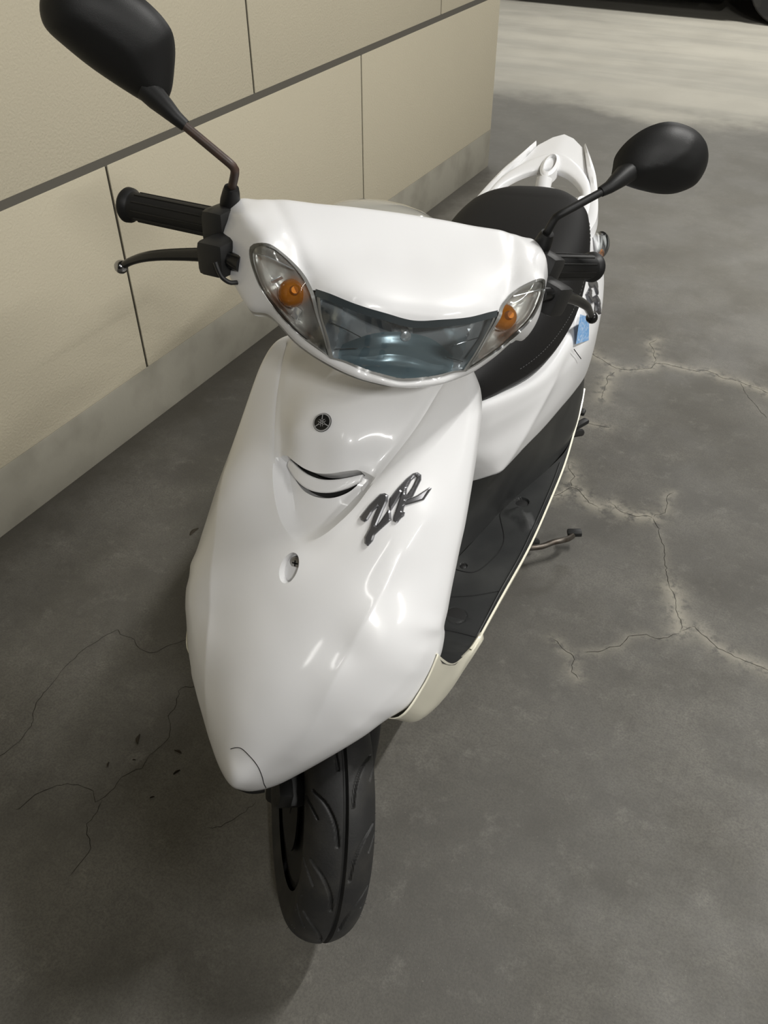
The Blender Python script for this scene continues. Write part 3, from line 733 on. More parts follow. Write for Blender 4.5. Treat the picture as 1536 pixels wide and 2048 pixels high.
# dark upper border printed inside the lens top
gt = hs(_ha(GT)); gt = np.vstack([gt[::-1] * [-1, 1], gt[1:]]); 
b0 = np.vstack([gt, (gt + [0, -.0085])[::-1]]); 
obj('lens_border', np.vstack([HB.back(gt, HB_S(gt) + .0022), HB.back(gt + [0, -.0075], HB_S(gt + [0, -.0075]) + .0016)]), [(i, i + 1, len(gt) + i + 1, len(gt) + i) for i in range(len(gt) - 1)], mat('lens_border_plastic', (.045, .055, .06), .25, coat=.4), hl)

# grips, levers, switch housings, mirrors
def hand(side):
    s_ = A((side, 1, 1)); g0 = A((.205, .298, .969)) * s_; g1 = A((.315, .380, .942)) * s_; dv = (g1 - g0) / np.linalg.norm(g1 - g0)
    L_ = np.linalg.norm(g1 - g0)
    g = MB().lathe([(0, .0165), (L_ - .012, .0165), (L_ - .010, .0175), (L_ - .006, .0205), (L_ - .001, .021), (L_ + .002, .019), (L_ + .003, .010), (L_ + .003, .0)], g0, dv, 32)
    gp = g.build('handlebar_grip', M['grip'], sc); steer(gp)
    u = np.cross(dv, (0, 0, 1)); u /= np.linalg.norm(u); v = np.cross(u, dv); mb_ = MB()
    for k_ in range(10):
        a = 2 * PI * k_ / 10; o_ = (u * math.cos(a) + v * math.sin(a)) * .0166; mb_.tube([g0 + dv * .012 + o_, g0 + dv * (L_ - .018) + o_], .0011, 6)
    mb_.build('grip_rib', M['grip'], gp)
    MB().lathe([(0, .008), (.002, .008), (.003, .005)], g1 + dv * .003, dv, 16).build('bar_end', M['gloss_black'], gp)
    # switch housing
    R_ = np.stack([dv, u, v], 1); c = A((.203, .297, .965)) * s_
    sw = MB().box(c, (.032, .046, .050), R_, .010).box(c + A((.004 * side * -1, -.034, -.014)), (.036, .066, .040), R_, .008).build('switch_housing', M['black'], sc); steer(sw)
    # lever
    P = [(-.319, .332, .883), (-.307, .322, .897), (-.290, .307, .912), (-.267, .290, .926), (-.228, .262, .945), (-.205, .246, .953), (-.183, .228, .956)] if side < 0 else \
        [(-.317, .330, .890), (-.300, .315, .908), (-.284, .300, .922), (-.255, .280, .938), (-.217, .252, .955), (-.198, .240, .960), (-.183, .232, .962)]
    P = spline(A(P), step=.006); rr = np.interp(np.linspace(0, 1, len(P)), [0, .1, .3, .6, 1], [.0045, .0048, .0062, .0075, .0095])
    T = MB().tube(P * A((-side, 1, 1)), rr, 12).build('brake_lever', M['gloss_black'], sc); steer(T)
    MB().ell(P[0] * A((-side, 1, 1)), (.0085, .0085, .0085)).build('lever_ball', M['gloss_black'] if side > 0 else M['chrome'], T)
    # mirror
    b0 = A((.197, .308, .985)) * s_
    mr = empty('rear_view_mirror', parent=sc); steer(mr)
    stem = spline(A([(.197, .308, .985), (.197, .306, 1.005), (.1955, .292, 1.035), (.2005, .291, 1.042), (.215, .296, 1.050), (.262, .315, 1.074)]) * s_, step=.005)
    MB().tube(stem, .0050, 12).build('stem', M['rusty'] if side < 0 else M['mirror_shell'], mr)
    MB().lathe([(-.012, .0115), (.010, .0115), (.020, .0100), (.026, .0085)], b0 + A((0, 0, .002)), A((0, -.25, 1)), 20).build('stem_boot', M['grip'], mr)
    if side < 0:
        O = [(-.275, 1.074), (-.283, 1.0705), (-.293, 1.0715), (-.320, 1.083), (-.354, 1.100), (-.381, 1.117), (-.397, 1.129), (-.403, 1.141), (-.403, 1.156), (-.396, 1.173), (-.379, 1.187), (-.355, 1.192), (-.328, 1.187), (-.305, 1.177), (-.290, 1.168), (-.278, 1.158), (-.270, 1.147), (-.2665, 1.130), (-.267, 1.105), (-.269, 1.088)]
    else:
        O = [(.279, 1.086), (.284, 1.072), (.301, 1.068), (.323, 1.065), (.353, 1.064), (.376, 1.069), (.396, 1.083), (.402, 1.104), (.398, 1.123), (.385, 1.139), (.362, 1.149), (.331, 1.151), (.306, 1.141), (.287, 1.123), (.277, 1.102)]
    MF = Frame((0, .352, 1.12), (0, 0, 1), (0, -1, 0)); O2 = spline(A(O) - [0, 1.12], step=.004, closed=True)
    R0 = .030
    def dome(X, d):
        q = np.clip(R0 - d, 0, R0); cr = 0
        if side > 0: cr = .003 * np.exp(-segdist(X, A([(.285, -.03), (.33, -.01), (.36, .02)]), False) / .012)
        return -.006 + np.sqrt(np.maximum(R0 ** 2 - q ** 2, 0)) * .9 + .010 * sstep(d / .06) + cr
    hd = patch('mirror_head', M['mirror_shell'], MF, O2, dome, .006, rings=(.0008, .0025, .005, .009, .014), parent=mr, angle=60)
    obj('mirror_glass', MF.back(O2 * .0 + (O2 - O2.mean(0)) * .93 + O2.mean(0), np.full(len(O2), -.0055)), [tuple(range(len(O2)))], M['mirror'], mr)
    obj('mirror_rim', np.vstack([MF.back(O2, np.full(len(O2), -.006)), MF.back((O2 - O2.mean(0)) * .92 + O2.mean(0), np.full(len(O2), -.0075))]), [(i, (i + 1) % len(O2), len(O2) + (i + 1) % len(O2), len(O2) + i) for i in range(len(O2))], M['mirror_shell'], mr)
    MB().tube(A([(.252, .312, 1.069), (.262, .3155, 1.0745), (.272, .323, 1.080), (.284, .333, 1.086), (.296, .340, 1.092)]) * s_, [.0065, .0078, .0100, .0125, .0125], 16).build('mirror_neck', M['mirror_shell'], mr)
    # brake cable under the lever
    if side < 0: cb = MB().tube(spline(A([(-.212, .225, .956), (-.208, .222, .948), (-.203, .220, .941), (-.194, .220, .936), (-.184, .222, .936), (-.170, .226, .930)]), step=.003), .0026, 8).build('brake_cable', M['black'], sc); steer(cb)
    return mr
hand(-1); hand(1)

# --- front wheel
RT = .205; RIMR = .127
wh = empty('front_wheel', parent=sc); steer(wh)
NT, NU = 900, 124
th = np.linspace(0, 2 * PI, NT, endpoint=False); uu = np.linspace(-1, 1, NU)
half = .0490
phi = uu * 1.95
px_ = half * np.sin(np.clip(phi, -PI / 2, PI / 2)) * np.where(np.abs(phi) > PI / 2, 1 - (np.abs(phi) - PI / 2) * .42, 1)
pr_ = RT - .040 + .040 * np.cos(np.clip(phi, -PI / 2, PI / 2)) - np.clip(np.abs(phi) - PI / 2, 0, 1) * .085
S_ = uu * .081                       # arc length across the tread
TH, SS = np.meshgrid(th, S_, indexing='ij'); G = np.zeros_like(TH)
def cut(d, wd, dep): return dep * sstep((wd + .0006 - d) / .0018)
G = np.maximum(G, cut(np.abs(SS), .0024, .006))
per = 2 * PI / 13; 
for sd in (-1, 1):
    for k_ in range(13):
        t0 = k_ * per + (per / 2 if sd < 0 else 0)
        for (pth, wd) in (([(0, .008), (.14, .012), (.27, .024), (.36, .042)], .0020), ([(.17, .034), (.26, .046), (.33, .058)], .0016)):
            P = spline(A(pth) * [RT, 1], step=.006); D = ((TH - t0 + PI) % (2 * PI) - PI) * RT; X = np.c_[D.ravel(), (SS * sd).ravel()]
            near = (np.abs(D.ravel() - .035) < .055) & (X[:, 1] > 0); dd = np.full(len(X), 1.); dd[near] = segdist(X[near], P, False); G = np.maximum(G, cut(dd, wd, .0035).reshape(G.shape))
rad = pr_[None] - G * np.cos(np.clip(phi, -1.3, 1.3))[None]; xx = px_[None] - G * np.sin(np.clip(phi, -1.3, 1.3))[None]
V = np.stack([xx, -rad * np.cos(th)[:, None], RT + rad * np.sin(th)[:, None]], -1).reshape(-1, 3)
i_, j_ = np.meshgrid(np.arange(NT), np.arange(NU - 1), indexing='ij'); a_ = (i_ * NU + j_).ravel(); b_ = (((i_ + 1) % NT) * NU + j_).ravel()
me = bpy.data.meshes.new('tyre'); me.from_pydata(V.tolist(), [], np.c_[a_, b_, b_ + 1, a_ + 1].tolist()); me.update(); link('tyre', me, M['rubber'], wh, angle=40)
CW = A((0, 0, RT))
MB().lathe([(-.036, RIMR + .004), (-.036, RIMR - .006), (-.020, RIMR - .016), (.020, RIMR - .016), (.036, RIMR - .006), (.036, RIMR + .004)], CW, (1, 0, 0), 64).build('rim', M['alloy'], wh)
for k_ in range(5):
    a = 2 * PI * k_ / 5; dv = A((0, math.cos(a), math.sin(a))); MB().tube([CW + dv * .025, CW + dv * .112], [.016, .011], 8).build('spoke', M['alloy'], wh)
MB().lathe([(-.045, .024), (-.02, .03), (.02, .03), (.045, .024)], CW, (1, 0, 0), 24).build('hub', M['alloy'], wh)
MB().lathe([(-.044, .078), (-.041, .078)], CW, (1, 0, 0), 48).build('brake_disc', M['alloy'], wh)
sp = MB(); random.seed(8)
for k_ in range(34):
    a = random.uniform(-1.2, 1.4); sd = random.choice((1, 1, 1, -1)); ph = random.uniform(1.0, 1.45) * sd
    r_0 = RT - .040 + .040 * math.cos(ph); p0_ = A((half * math.sin(ph), -r_0 * math.cos(a), RT + r_0 * math.sin(a))); nn = A((math.sin(ph), -math.cos(a) * math.cos(ph), math.sin(a) * math.cos(ph)))
    sp.tube([p0_, p0_ + nn * random.uniform(.002, .0045)], [.0004, .0002], 4)
o = sp.build('moulding_hair', M['rubber'], wh); o['kind'] = 'stuff'
# fork, caliper and mudguard liner
fk = MB()
for s_ in (-1, 1): fk.tube([(s_ * .066, .000, RT), (s_ * .066, .036, RT + .10), (s_ * .064, .095, RT + .24), (s_ * .05, .14, .56)], [.015, .017, .017, .014], 14)
fk.box((0, .12, .50), (.15, .05, .03), Matrix.Rotation(-RAKE, 3, 'X'), .006)
fko = fk.build('front_fork', M['black'], sc); steer(fko)
cal = MB().box((-.066, -.052, .318), (.040, .052, .062), Matrix.Rotation(.5, 3, 'X'), .008).box((-.075, -.075, .345), (.02, .03, .03), None, .005).tube([(-.072, -.06, .35), (-.078, -.03, .42), (-.06, .05, .52)], .004, 8).build('brake_caliper', M['black'], sc); steer(cal)
mg = []
for r__, hw in ((.222, .058), (.232, .0)): pass
C4 = [[(x_, -(RT + .026 - .012 * abs(x_ / .06) ** 2) * math.cos(a), RT + (RT + .026 - .012 * abs(x_ / .06) ** 2) * math.sin(a)) for a in np.linspace(1.75, 2.9, 12)] for x_ in (-.062, -.045, 0, .045, .062)]
lin = loft('mudguard', M['black'], C4, n=24, mrow=3, parent=sc, thick=.003); steer(lin)

# --- floorboard
def zf(y): return np.interp(y, [.00, .07, .09, .125, .165, .205, .25, .29, .33, .40, 1.3], [.56, .525, .49, .447, .402, .367, .327, .300, .288, .285, .285])
BE = A([(.189, .07), (.187, .09), (.183, .125), (.177, .165), (.171, .205), (.166, .25), (.1625, .29), (.1635, .33), (.168, .417), (.177, .541), (.180, .62), (.180, .713), (.178, .846), (.169, .972), (.160, 1.078), (.148, 1.17)])
FOOT = A([(0, .44), (.03, .455), (.056, .492), (.078, .58), (.096, .663), (.111, .716), (.130, .775), (.148, .831), (.166, .90), (.169, .972)])
be = spline(BE, step=.01); YF = Frame((0, 0, 0), (0, 1, 0), (0, 0, 1))
bo = np.vstack([[(0, .07)], be[:np.argmin(np.abs(be[:, 1] - .972))], spline(FOOT, step=.01)[::-1]])
def step_r(X):      # moulded raised foot area and tread lip
    q = inside(X * A((1, 1)), A([(.11, .60), (.145, .70), (.172, .70), (.178, .66), (.178, .60), (.155, .585), (.135, .60)])); return q
WELL = A([(.098, .66), (.126, .69), (.150, .678), (.172, .640), (.165, .618), (.140, .640), (.118, .650)])
def board_h(X, d=None):
    Xa = np.c_[np.abs(X[:, 0]), X[:, 1]]; h = zf(X[:, 1])
    dw = segdist(Xa, WELL); w_ = inside(Xa, WELL); h = h + np.where(w_, .007 * sstep(dw / .008), 0)
    e = np.hypot(Xa[:, 0] - .128, (Xa[:, 1] - .708)); h = h - .006 * sstep((.0145 - e) / .002)
    e = np.hypot(Xa[:, 0] - .108, (Xa[:, 1] - .362)); h = h - .0012 * (sstep((.0205 - e) / .0015) - sstep((.0185 - e) / .0015))
    e = np.hypot(Xa[:, 0] - .078, (Xa[:, 1] - .490)); h = h - .004 * sstep((.008 - e) / .002)
    return h
bd = patch('floorboard', M['board'], YF, mirror_poly(bo) if bo[0, 0] == 0 else bo, board_h, .010, parent=sc, round_r=False, thick=.004,
           dense=[((.128 * s_, .708), .018, .002) for s_ in (-1, 1)] + [((.108 * s_, .362), .024, .0022) for s_ in (-1, 1)] + [((.078 * s_, .49), .011, .0016) for s_ in (-1, 1)], angle=40)
def on_bd(P, off=.0006): P = A(P); return np.c_[P, board_h(P) + off]
M['groove'] = mat('groove_black', (.008, .008, .008), .7)
for s_ in (-1, 1):
    gl = [[(.056, .486), (.062, .476), (.104, .480), (.126, .532), (.130, .570), (.123, .599), (.106, .636), (.098, .660), (.106, .700), (.111, .716)],
          [(.084, .404), (.120, .420), (.160, .446)], [(.091, .318), (.125, .322), (.157, .322)]]
    for P in gl: MB().tube(on_bd(spline(A(P), step=.006)) * A((s_, 1, 1)), .0009, 6).build('groove', M['groove'], bd)
    lipP = spline(A([(.157, .322), (.160, .38), (.163, .448), (.170, .55), (.1715, .64), (.1718, .70), (.171, .79), (.168, .86)]), step=.01)
    MB().tube(np.c_[lipP, np.full(len(lipP), .2865)] * A((s_, 1, 1)), .0022, 8).build('tread_lip', M['board'], bd)
    MB().lathe([(0, .0182), (.0009, .0182), (.0012, .016)], (s_ * .108, .362, float(zf(.362)) - .0006), (0, -.07, 1), 32).build('round_pad', M['groove'], bd)
    MB().lathe([(0, .0128), (.002, .0128), (.003, .010)], (s_ * .128, .708, .2780), (0, 0, 1), 28).build('hole_plug', M['groove'], bd)
    MB().lathe([(0, .0062), (.0025, .0062), (.0035, .004)], (s_ * .078, .490, .2805), (0, 0, 1), 18).build('screw', M['black'], bd)

# cream lower side covers with the thin edge moulding
for s_ in (-1, 1):
    def z3(P, dz=0, dx=0): return A([(x_ + dx, y_, zf(y_) + dz) for x_, y_ in P])
    be2 = spline(BE, n=60)
    r0 = z3(be2, -.004, -.004); r1 = z3(be2, .0040, -.0005); r2 = z3(be2, .0030, .0030)
    yb = be2[:, 1]; k9 = yb > .265; r0, r1, r2 = r0[k9], r1[k9], r2[k9]; yb = yb[k9]
    low = r2 + A((-.032, 0, -.070)); mid = r2 + A((-.006, 0, -.022)); low2 = low + A((-.05, 0, -.02))
    V = np.vstack([r0, r1, r2, mid, low, low2]) * A((s_, 1, 1)); n_ = len(yb)
    obj('lower_side_cover', V, [(k_ * n_ + i, k_ * n_ + i + 1, (k_ + 1) * n_ + i + 1, (k_ + 1) * n_ + i) for k_ in range(5) for i in range(n_ - 1)], M['cream'], sc, angle=50)
    c0 = A([(.190, .066, .532), (.188, .085, .500), (.184, .12, .452), (.178, .16, .407), (.172, .20, .370), (.167, .25, .331), (.1632, .29, .3030), (.1640, .335, .2912)]); c00 = c0 + A((-.0035, 0, -.0005))
    c1 = A([(.181, .036, .500), (.174, .048, .460), (.170, .085, .410), (.170, .125, .374), (.1685, .165, .345), (.168, .211, .322), (.1675, .25, .312), (.1668, .29, .298), (.1664, .335, .2895)])
    c2 = A([(.160, -.004, .472), (.156, .03, .425), (.152, .07, .370), (.150, .12, .328), (.150, .165, .302), (.152, .215, .285), (.156, .26, .278), (.160, .30, .273), (.163, .335, .268)])
    c3 = c2 + A((-.05, .01, -.02))
    loft('front_side_return', M['cream'], [c * A((s_, 1, 1)) for c in (c00, c0, c1, c2, c3)], n=40, mrow=5, parent=sc, thick=.0015)

# --- rear body
Wl = A([(0, .48, .462), (.035, .488, .462), (.06, .503, .462), (.085, .522, .464), (.11, .537, .470), (.125, .565, .468), (.145, .66, .462), (.155, .745, .448), (.165, .845, .436), (.170, .946, .417), (.174, 1.03, .410), (.172, 1.09, .43), (.160, 1.15, .46), (.140, 1.20, .49), (.10, 1.25, .53), (.05, 1.285, .55), (0, 1.295, .55)])
Ft = A([(0, .44, .285), (.03, .455, .285), (.045, .47, .285), (.056, .492, .285), (.068, .54, .285), (.078, .58, .285), (.096, .663, .285), (.111, .716, .285), (.130, .775, .285), (.148, .831, .285), (.166, .92, .285), (.168, .99, .287), (.160, 1.078, .29), (.146, 1.17, .30), (.11, 1.24, .33), (.05, 1.28, .36), (0, 1.285, .36)])
Up = A([(0, .40, .66), (.04, .408, .662), (.070, .42, .665), (.092, .435, .662), (.104, .46, .650), (.118, .515, .630), (.146, .65, .590), (.158, .74, .572), (.163, .85, .562), (.163, .93, .567), (.158, 1.0, .61), (.145, 1.05, .66), (.128, 1.11, .698), (.112, 1.17, .700), (.085, 1.24, .69), (.045, 1.285, .66), (0, 1.295, .65)])
Md = A([(0, .43, .56), (.045, .437, .56), (.075, .450, .56), (.096, .470, .560), (.112, .508, .553), (.126, .555, .545), (.150, .655, .532), (.163, .745, .520), (.173, .85, .510), (.180, .94, .508), (.184, 1.01, .515), (.182, 1.075, .530), (.175, 1.135, .552), (.158, 1.195, .58), (.115, 1.25, .60), (.055, 1.29, .60), (0, 1.30, .60)])
for s_ in (-1, 1):
    k3 = A((s_, 1, 1))
    up_in = Up + np.c_[-np.minimum(Up[:, 0], .02), np.zeros(len(Up)), np.full(len(Up), .006)]
    sdp = loft('side_panel', M['white'], [up_in * k3, Up * k3, (.5 * Up + .5 * Md + A((.002, 0, 0))) * k3, Md * k3, (.45 * Md + .55 * Wl + A((.003, 0, 0))) * k3, Wl * k3, (Wl - A((.004, 0, .004))) * k3], n=150, mrow=8, parent=sc, angle=50)
    vs = sdp.data.vertices; co = A([v.co[:] for v in vs]); CRV = spline(A([(.535, .455), (.56, .468), (.59, .482), (.63, .502), (.675, .522), (.74, .540), (.82, .552)]), step=.01); dd = segdist(co[:, 1:], CRV, False)
    amp = .0055 * sstep((.86 - co[:, 1]) / .18) * np.exp(-np.sqrt(dd ** 2 + .0025 ** 2) / .022); co[:, 0] += s_ * amp * (np.abs(co[:, 0]) > .05); vs.foreach_set('co', co.ravel()); sdp.data.update()
    loft('lower_body', M['board'], [(Wl - A((.003, 0, -.006))) * k3, (.5 * Wl + .5 * Ft - A((.004, 0, .0))) * k3, Ft * k3], n=90, mrow=5, parent=sc, angle=50)
    # crease of the side panel
    # badge on the flank
    BF = Frame((s_ * .163, 1.045, .592), (s_ * .25, .75, -.60), (s_ * .88, 0, .47)); BF.ex = np.cross(BF.es, BF.en) * -s_; BF.ex /= np.linalg.norm(BF.ex); BF.ex *= np.sign(BF.ex[1]); 
    def bh(X, d=None): return np.full(len(X), .0065)
    for nm_, P_ in (('letter_z', [(-.033, .028), (-.006, .034), (.004, .022), (-.012, -.012), (.004, -.004), (.010, -.014), (-.012, -.036), (-.026, -.020), (-.010, .012), (-.014, .018), (-.030, .012)]),
                    ('letter_r', [(.006, .030), (.030, .036), (.040, .024), (.030, .008), (.048, .000), (.062, -.018), (.040, -.012), (.024, -.004), (.022, -.020), (.012, -.028), (.006, -.012), (.016, .012)])):
        P2d = dens(A(P_) * 1.1 + [-.006, 0], .004); V2, T_ = cdt(P2d, spacing=.004); dd = segdist(V2, P2d)
        Vv = [BF.o + p[0] * BF.ex + p[1] * BF.es + BF.en * (.006 + min(q, .002)) + A((0, 0, 0)) for p, q in zip(V2, dd)]
        mbx = MB().add(Vv, [tuple(t) for t in T_]); n0 = len(P2d)
        mbx.prism([BF.o + p[0] * BF.ex + p[1] * BF.es + BF.en * .000 for p in P2d], BF.en * .006).build(nm_, M['badge'], sdp, smooth=False)
# blue sticker on the flank near the seat
def quad_on(P3, off, name, m, parent): return obj(name, A(P3) + A(off), [tuple(range(len(P3)))], m, parent, smooth=False)
STK = A([(.1685, .915, .602), (.1765, .972, .570), (.1785, .978, .516), (.1705, .888, .552)]) 
quad_on(STK, (.0035, -.001, .002), 'sticker', M['sticker'], sc)
quad_on(A([(.170, .865, .552), (.1705, .868, .552), (.1795, .905, .512), (.1790, .902, .512)]), (.0045, 0, .002), 'panel_gap', M['dark'], sc)

# seat
ys = A([.40, .43, .50, .58, .66, .75, .85, .93, 1.0, 1.06, 1.11, 1.16, 1.195, 1.222, 1.236])
hw_ = A([.040, .082, .112, .128, .146, .158, .1635, .1655, .163, .155, .142, .115, .082, .046, .006])
zb_ = A([.640, .650, .628, .606, .583, .568, .560, .566, .60, .645, .685, .700, .702, .706, .712])
zt_ = A([.668, .690, .698, .698, .696, .695, .699, .708, .722, .734, .742, .746, .744, .738, .726])
N_ = 28; prof = []
yy = np.linspace(ys[0], ys[-1], 60); 
yy = np.r_[yy[:-8], np.linspace(yy[-8], yy[-1], 16)]
hw2 = np.interp(yy, ys, hw_); zb2 = np.interp(yy, ys, zb_); zt2 = np.interp(yy, ys, zt_)
def sm(v, k=5):
    p_ = np.pad(v, k, mode='edge'); return np.convolve(p_, np.ones(2 * k + 1) / (2 * k + 1), 'same')[k:-k]
hw2[3:-14] = sm(hw2, 3)[3:-14]; zb2 = sm(zb2, 3); zt2 = sm(zt2, 4)
V = []
for y_, hw, zb, zt in zip(yy, hw2, zb2, zt2):
    for a in np.linspace(0, PI, N_):
        c_, s__ = math.cos(a), math.sin(a); ex = .42
        V.append((hw * math.copysign(abs(c_) ** ex, c_), y_, zb + (zt - zb) * abs(s__) ** .62))
k_ = len(yy); Fq = [(i * N_ + j, i * N_ + j + 1, (i + 1) * N_ + j + 1, (i + 1) * N_ + j) for i in range(k_ - 1) for j in range(N_ - 1)]
Fq += [(i * N_ + N_ - 1, i * N_, (i + 1) * N_, (i + 1) * N_ + N_ - 1) for i in range(k_ - 1)] + [tuple(range(N_)), tuple((k_ - 1) * N_ + j for j in range(N_))[::-1]]
seat = obj('seat', V, Fq, M['seat'], sc, angle=60); md = seat.modifiers.new('s', 'SUBSURF'); md.levels = md.render_levels = 1
for s_ in (-1, 1):
    q = [(s_ * (np.interp(y_, yy, hw2) * .985 + .0005), y_, np.interp(y_, yy, zb2) + .42 * (np.interp(y_, yy, zt2) - np.interp(y_, yy, zb2))) for y_ in np.arange(.62, 1.12, .010)]
    st = MB()
    for a, b in zip(q[:-1:1], q[1::1]): st.tube([A(a), A(a) * .45 + A(b) * .55], .0006, 5)
    st.build('stitching', mat('grey_thread', (.06, .06, .06), .7), seat)

# tail: cover, carrier, side rails
CP = Frame((0, 1.2, .705), (0, 1, .33), (0, -.33, 1)); k_s = math.hypot(1, .33)
def cp(P): P = A(P); return np.c_[P[:, 0], (P[:, 1] - 1.2) * k_s]
tcov = mirror_poly(np.vstack([cp([(0, 1.285), (.033, 1.275), (.056, 1.262), (.080, 1.238), (.100, 1.205), (.112, 1.17), (.125, 1.11)]), cp([(.10, 1.08), (0, 1.10)])]))
patch('tail_cover', mat('silver_grey_plastic', (.62, .62, .60), .4, coat=.3), CP, dens(tcov, .008), lambda X, d=None: np.full(len(X), -.006) - .014 * sstep((.03 - d) / .03) , .012, parent=sc, thick=.004)
plate = mirror_poly(cp([(0, 1.436), (.024, 1.426), (.051, 1.400), (.078, 1.330), (.098, 1.272), (.108, 1.225), (.106, 1.215), (.092, 1.262), (.060, 1.318), (.026, 1.348), (0, 1.357)]))
carrier = empty('rear_carrier', parent=sc)
pp = dens(plate[:], .006)
patch('tail_plate', M['white'], CP, pp, lambda X, d=None: .001 - .010 * (np.abs(X[:, 0]) / .1), .012, parent=carrier, thick=.006, round_r=False)
arch_o = cp([(0, 1.366), (.028, 1.358), (.065, 1.326), (.096, 1.282), (.112, 1.235), (.120, 1.18), (.120, 1.13)]); arch_i = cp([(.100, 1.13), (.100, 1.18), (.094, 1.225), (.086, 1.252), (.060, 1.284), (.030, 1.305), (0, 1.311)])
ar = mirror_poly(np.vstack([spline(arch_o, step=.006), spline(arch_i, step=.006)]))
patch('carrier_arch', M['white'], CP, ar, lambda X, d=None: .006 - .006 * (1 - np.sqrt(np.clip(1 - (1 - np.clip(d / .012, 0, 1)) ** 2, 0, 1))), .006, rings=(.0015, .004, .008), parent=carrier, thick=.010)
HC = cp([(0, 1.318)])[0]; aa = np.linspace(0, 2 * PI, 40, endpoint=False)
bo_ = HC + np.c_[.0195 * np.cos(aa), .041 * np.sin(aa) - .002]; bi_ = HC + np.c_[.0125 * np.cos(aa), .031 * np.sin(aa)]
patch('carrier_boss', M['white'], CP, bo_, lambda X, d=None: .014 - .004 * sstep((.006 - d) / .006), .004, holes=[bi_], rings=(.0015, .003), parent=carrier, thick=.022)
MB().add(CP.back(bi_, np.full(40, -.002)), [tuple(range(40))]).build('boss_floor', M['white'], carrier)
MB().tube(A([(0, 1.272, .735), (0, 1.255, .715), (0, 1.240, .680)]), [.0175, .017, .017], 20).build('carrier_leg', M['white'], carrier)
for s_ in (-1, 1):
    MB().tube([(s_ * .098, 1.215, .712), (s_ * .082, 1.235, .700)], .0125, 16).build('carrier_lug', M['white'], carrier)
    MB().lathe([(0, .0065), (.004, .0065), (.005, .004)], (s_ * .083, 1.232, .708), (-s_ * .3, -.35, 1), 12).build('bolt', M['steel'], carrier)
    out = A([(.058, 1.403), (.081, 1.357), (.107, 1.298), (.131, 1.218), (.1395, 1.174), (.1375, 1.144), (.126, 1.112)]); inn = A([(.118, 1.145), (.120, 1.175), (.113, 1.216), (.101, 1.272), (.079, 1.330), (.055, 1.400)])
    po = spline(out, n=26); pi_ = spline(inn[::-1], n=26); zz = lambda P, dz: np.c_[P, .705 + .33 * (P[:, 1] - 1.2) + dz]
    Vr = np.vstack([zz(pi_, -.012), zz(pi_, .002), zz(.5 * pi_ + .5 * po, .005), zz(po, .001), zz(po + [.002, 0], -.022)]) * A((s_, 1, 1)); n_ = 26
    obj('side_rail', Vr, [(q_ * n_ + i, q_ * n_ + i + 1, ((q_ + 1) % 5) * n_ + i + 1, ((q_ + 1) % 5) * n_ + i) for q_ in range(5) for i in range(n_ - 1)] + [tuple(q_ * n_ for q_ in range(5)), tuple(q_ * n_ + n_ - 1 for q_ in range(5))[::-1]], M['white'], carrier, angle=50)
    # rear turn signal
    rs = MB().ell((s_ * .152, 1.172, .640), (.017, .056, .028), Matrix.Rotation(-.35, 3, 'X') @ Matrix.Rotation(s_ * .35, 3, 'Z'), 24, 14).build('rear_turn_signal', M['lens'], sc)
    MB().ell((s_ * .160, 1.152, .630), (.006, .009, .009)).build('amber_bulb', M['amber'], rs)
    MB().ell((s_ * .143, 1.172, .640), (.010, .048, .024), Matrix.Rotation(-.35, 3, 'X') @ Matrix.Rotation(s_ * .35, 3, 'Z'), 20, 10).build('reflector', M['silver'], rs)
MB().box((0, 1.30, .60), (.13, .02, .07), Matrix.Rotation(.25, 3, 'X'), .008).build('tail_light', M['red'], sc)

# --- running gear hidden below
MB().box((0, .90, .235), (.20, .62, .09), None, .02).build('underbody', M['black'], sc)
MB().box((.03, 1.08, .26), (.20, .26, .17), None, .04).build('engine', M['black'], sc)
rw = MB(); CR_ = A((0, 1.175, .205))
rw.lathe([(-.034, .135), (-.046, .165), (-.040, .19), (-.020, .203), (0, .206), (.020, .203), (.040, .19), (.046, .165), (.034, .135), (.02, .125), (-.02, .125)], CR_, (1, 0, 0), 64)
rwo = rw.build('rear_wheel', M['rubber'], sc)
MB().lathe([(-.03, .13), (-.02, .03), (.02, .03), (.03, .13)], CR_, (1, 0, 0), 32).build('rim', M['alloy'], rwo)
cs = MB().tube(A([(.10, .80, .13), (.105, .86, .055), (.12, .89, .024)]), .011, 10).tube(A([(-.10, .80, .13), (-.105, .86, .060), (-.12, .89, .036)]), .011, 10).tube([(-.1, .80, .13), (.1, .80, .13)], .010, 10)
csp = cs.build('centre_stand', M['black'], sc)
M['stand'] = mat('dull_rusty_steel', (.10, .088, .075), .4, metal=.7, noise=(60, .8, (.05, .032, .02)))
tg = MB().tube(spline(A([(.085, .800, .115), (.108, .825, .062), (.140, .850, .050), (.165, .873, .052), (.182, .888, .050), (.192, .905, .044), (.198, .925, .038)]), step=.006), .0068, 12).build('stand_foot_lever', M['stand'], csp)
MB().box((.199, .940, .036), (.034, .020, .012), Matrix.Rotation(.35, 3, 'Z'), .004).build('foot_pad', M['black'], csp)
ks = MB().tube(A([(.10, 1.06, .22), (.145, 1.08, .215), (.158, 1.13, .19)]), .009, 10).box((.150, 1.160, .195), (.018, .045, .012), Matrix.Rotation(-.5, 3, 'Z'), .005).box((.153, 1.150, .235), (.014, .022, .010), None, .004).build('kick_starter', M['black'], sc)

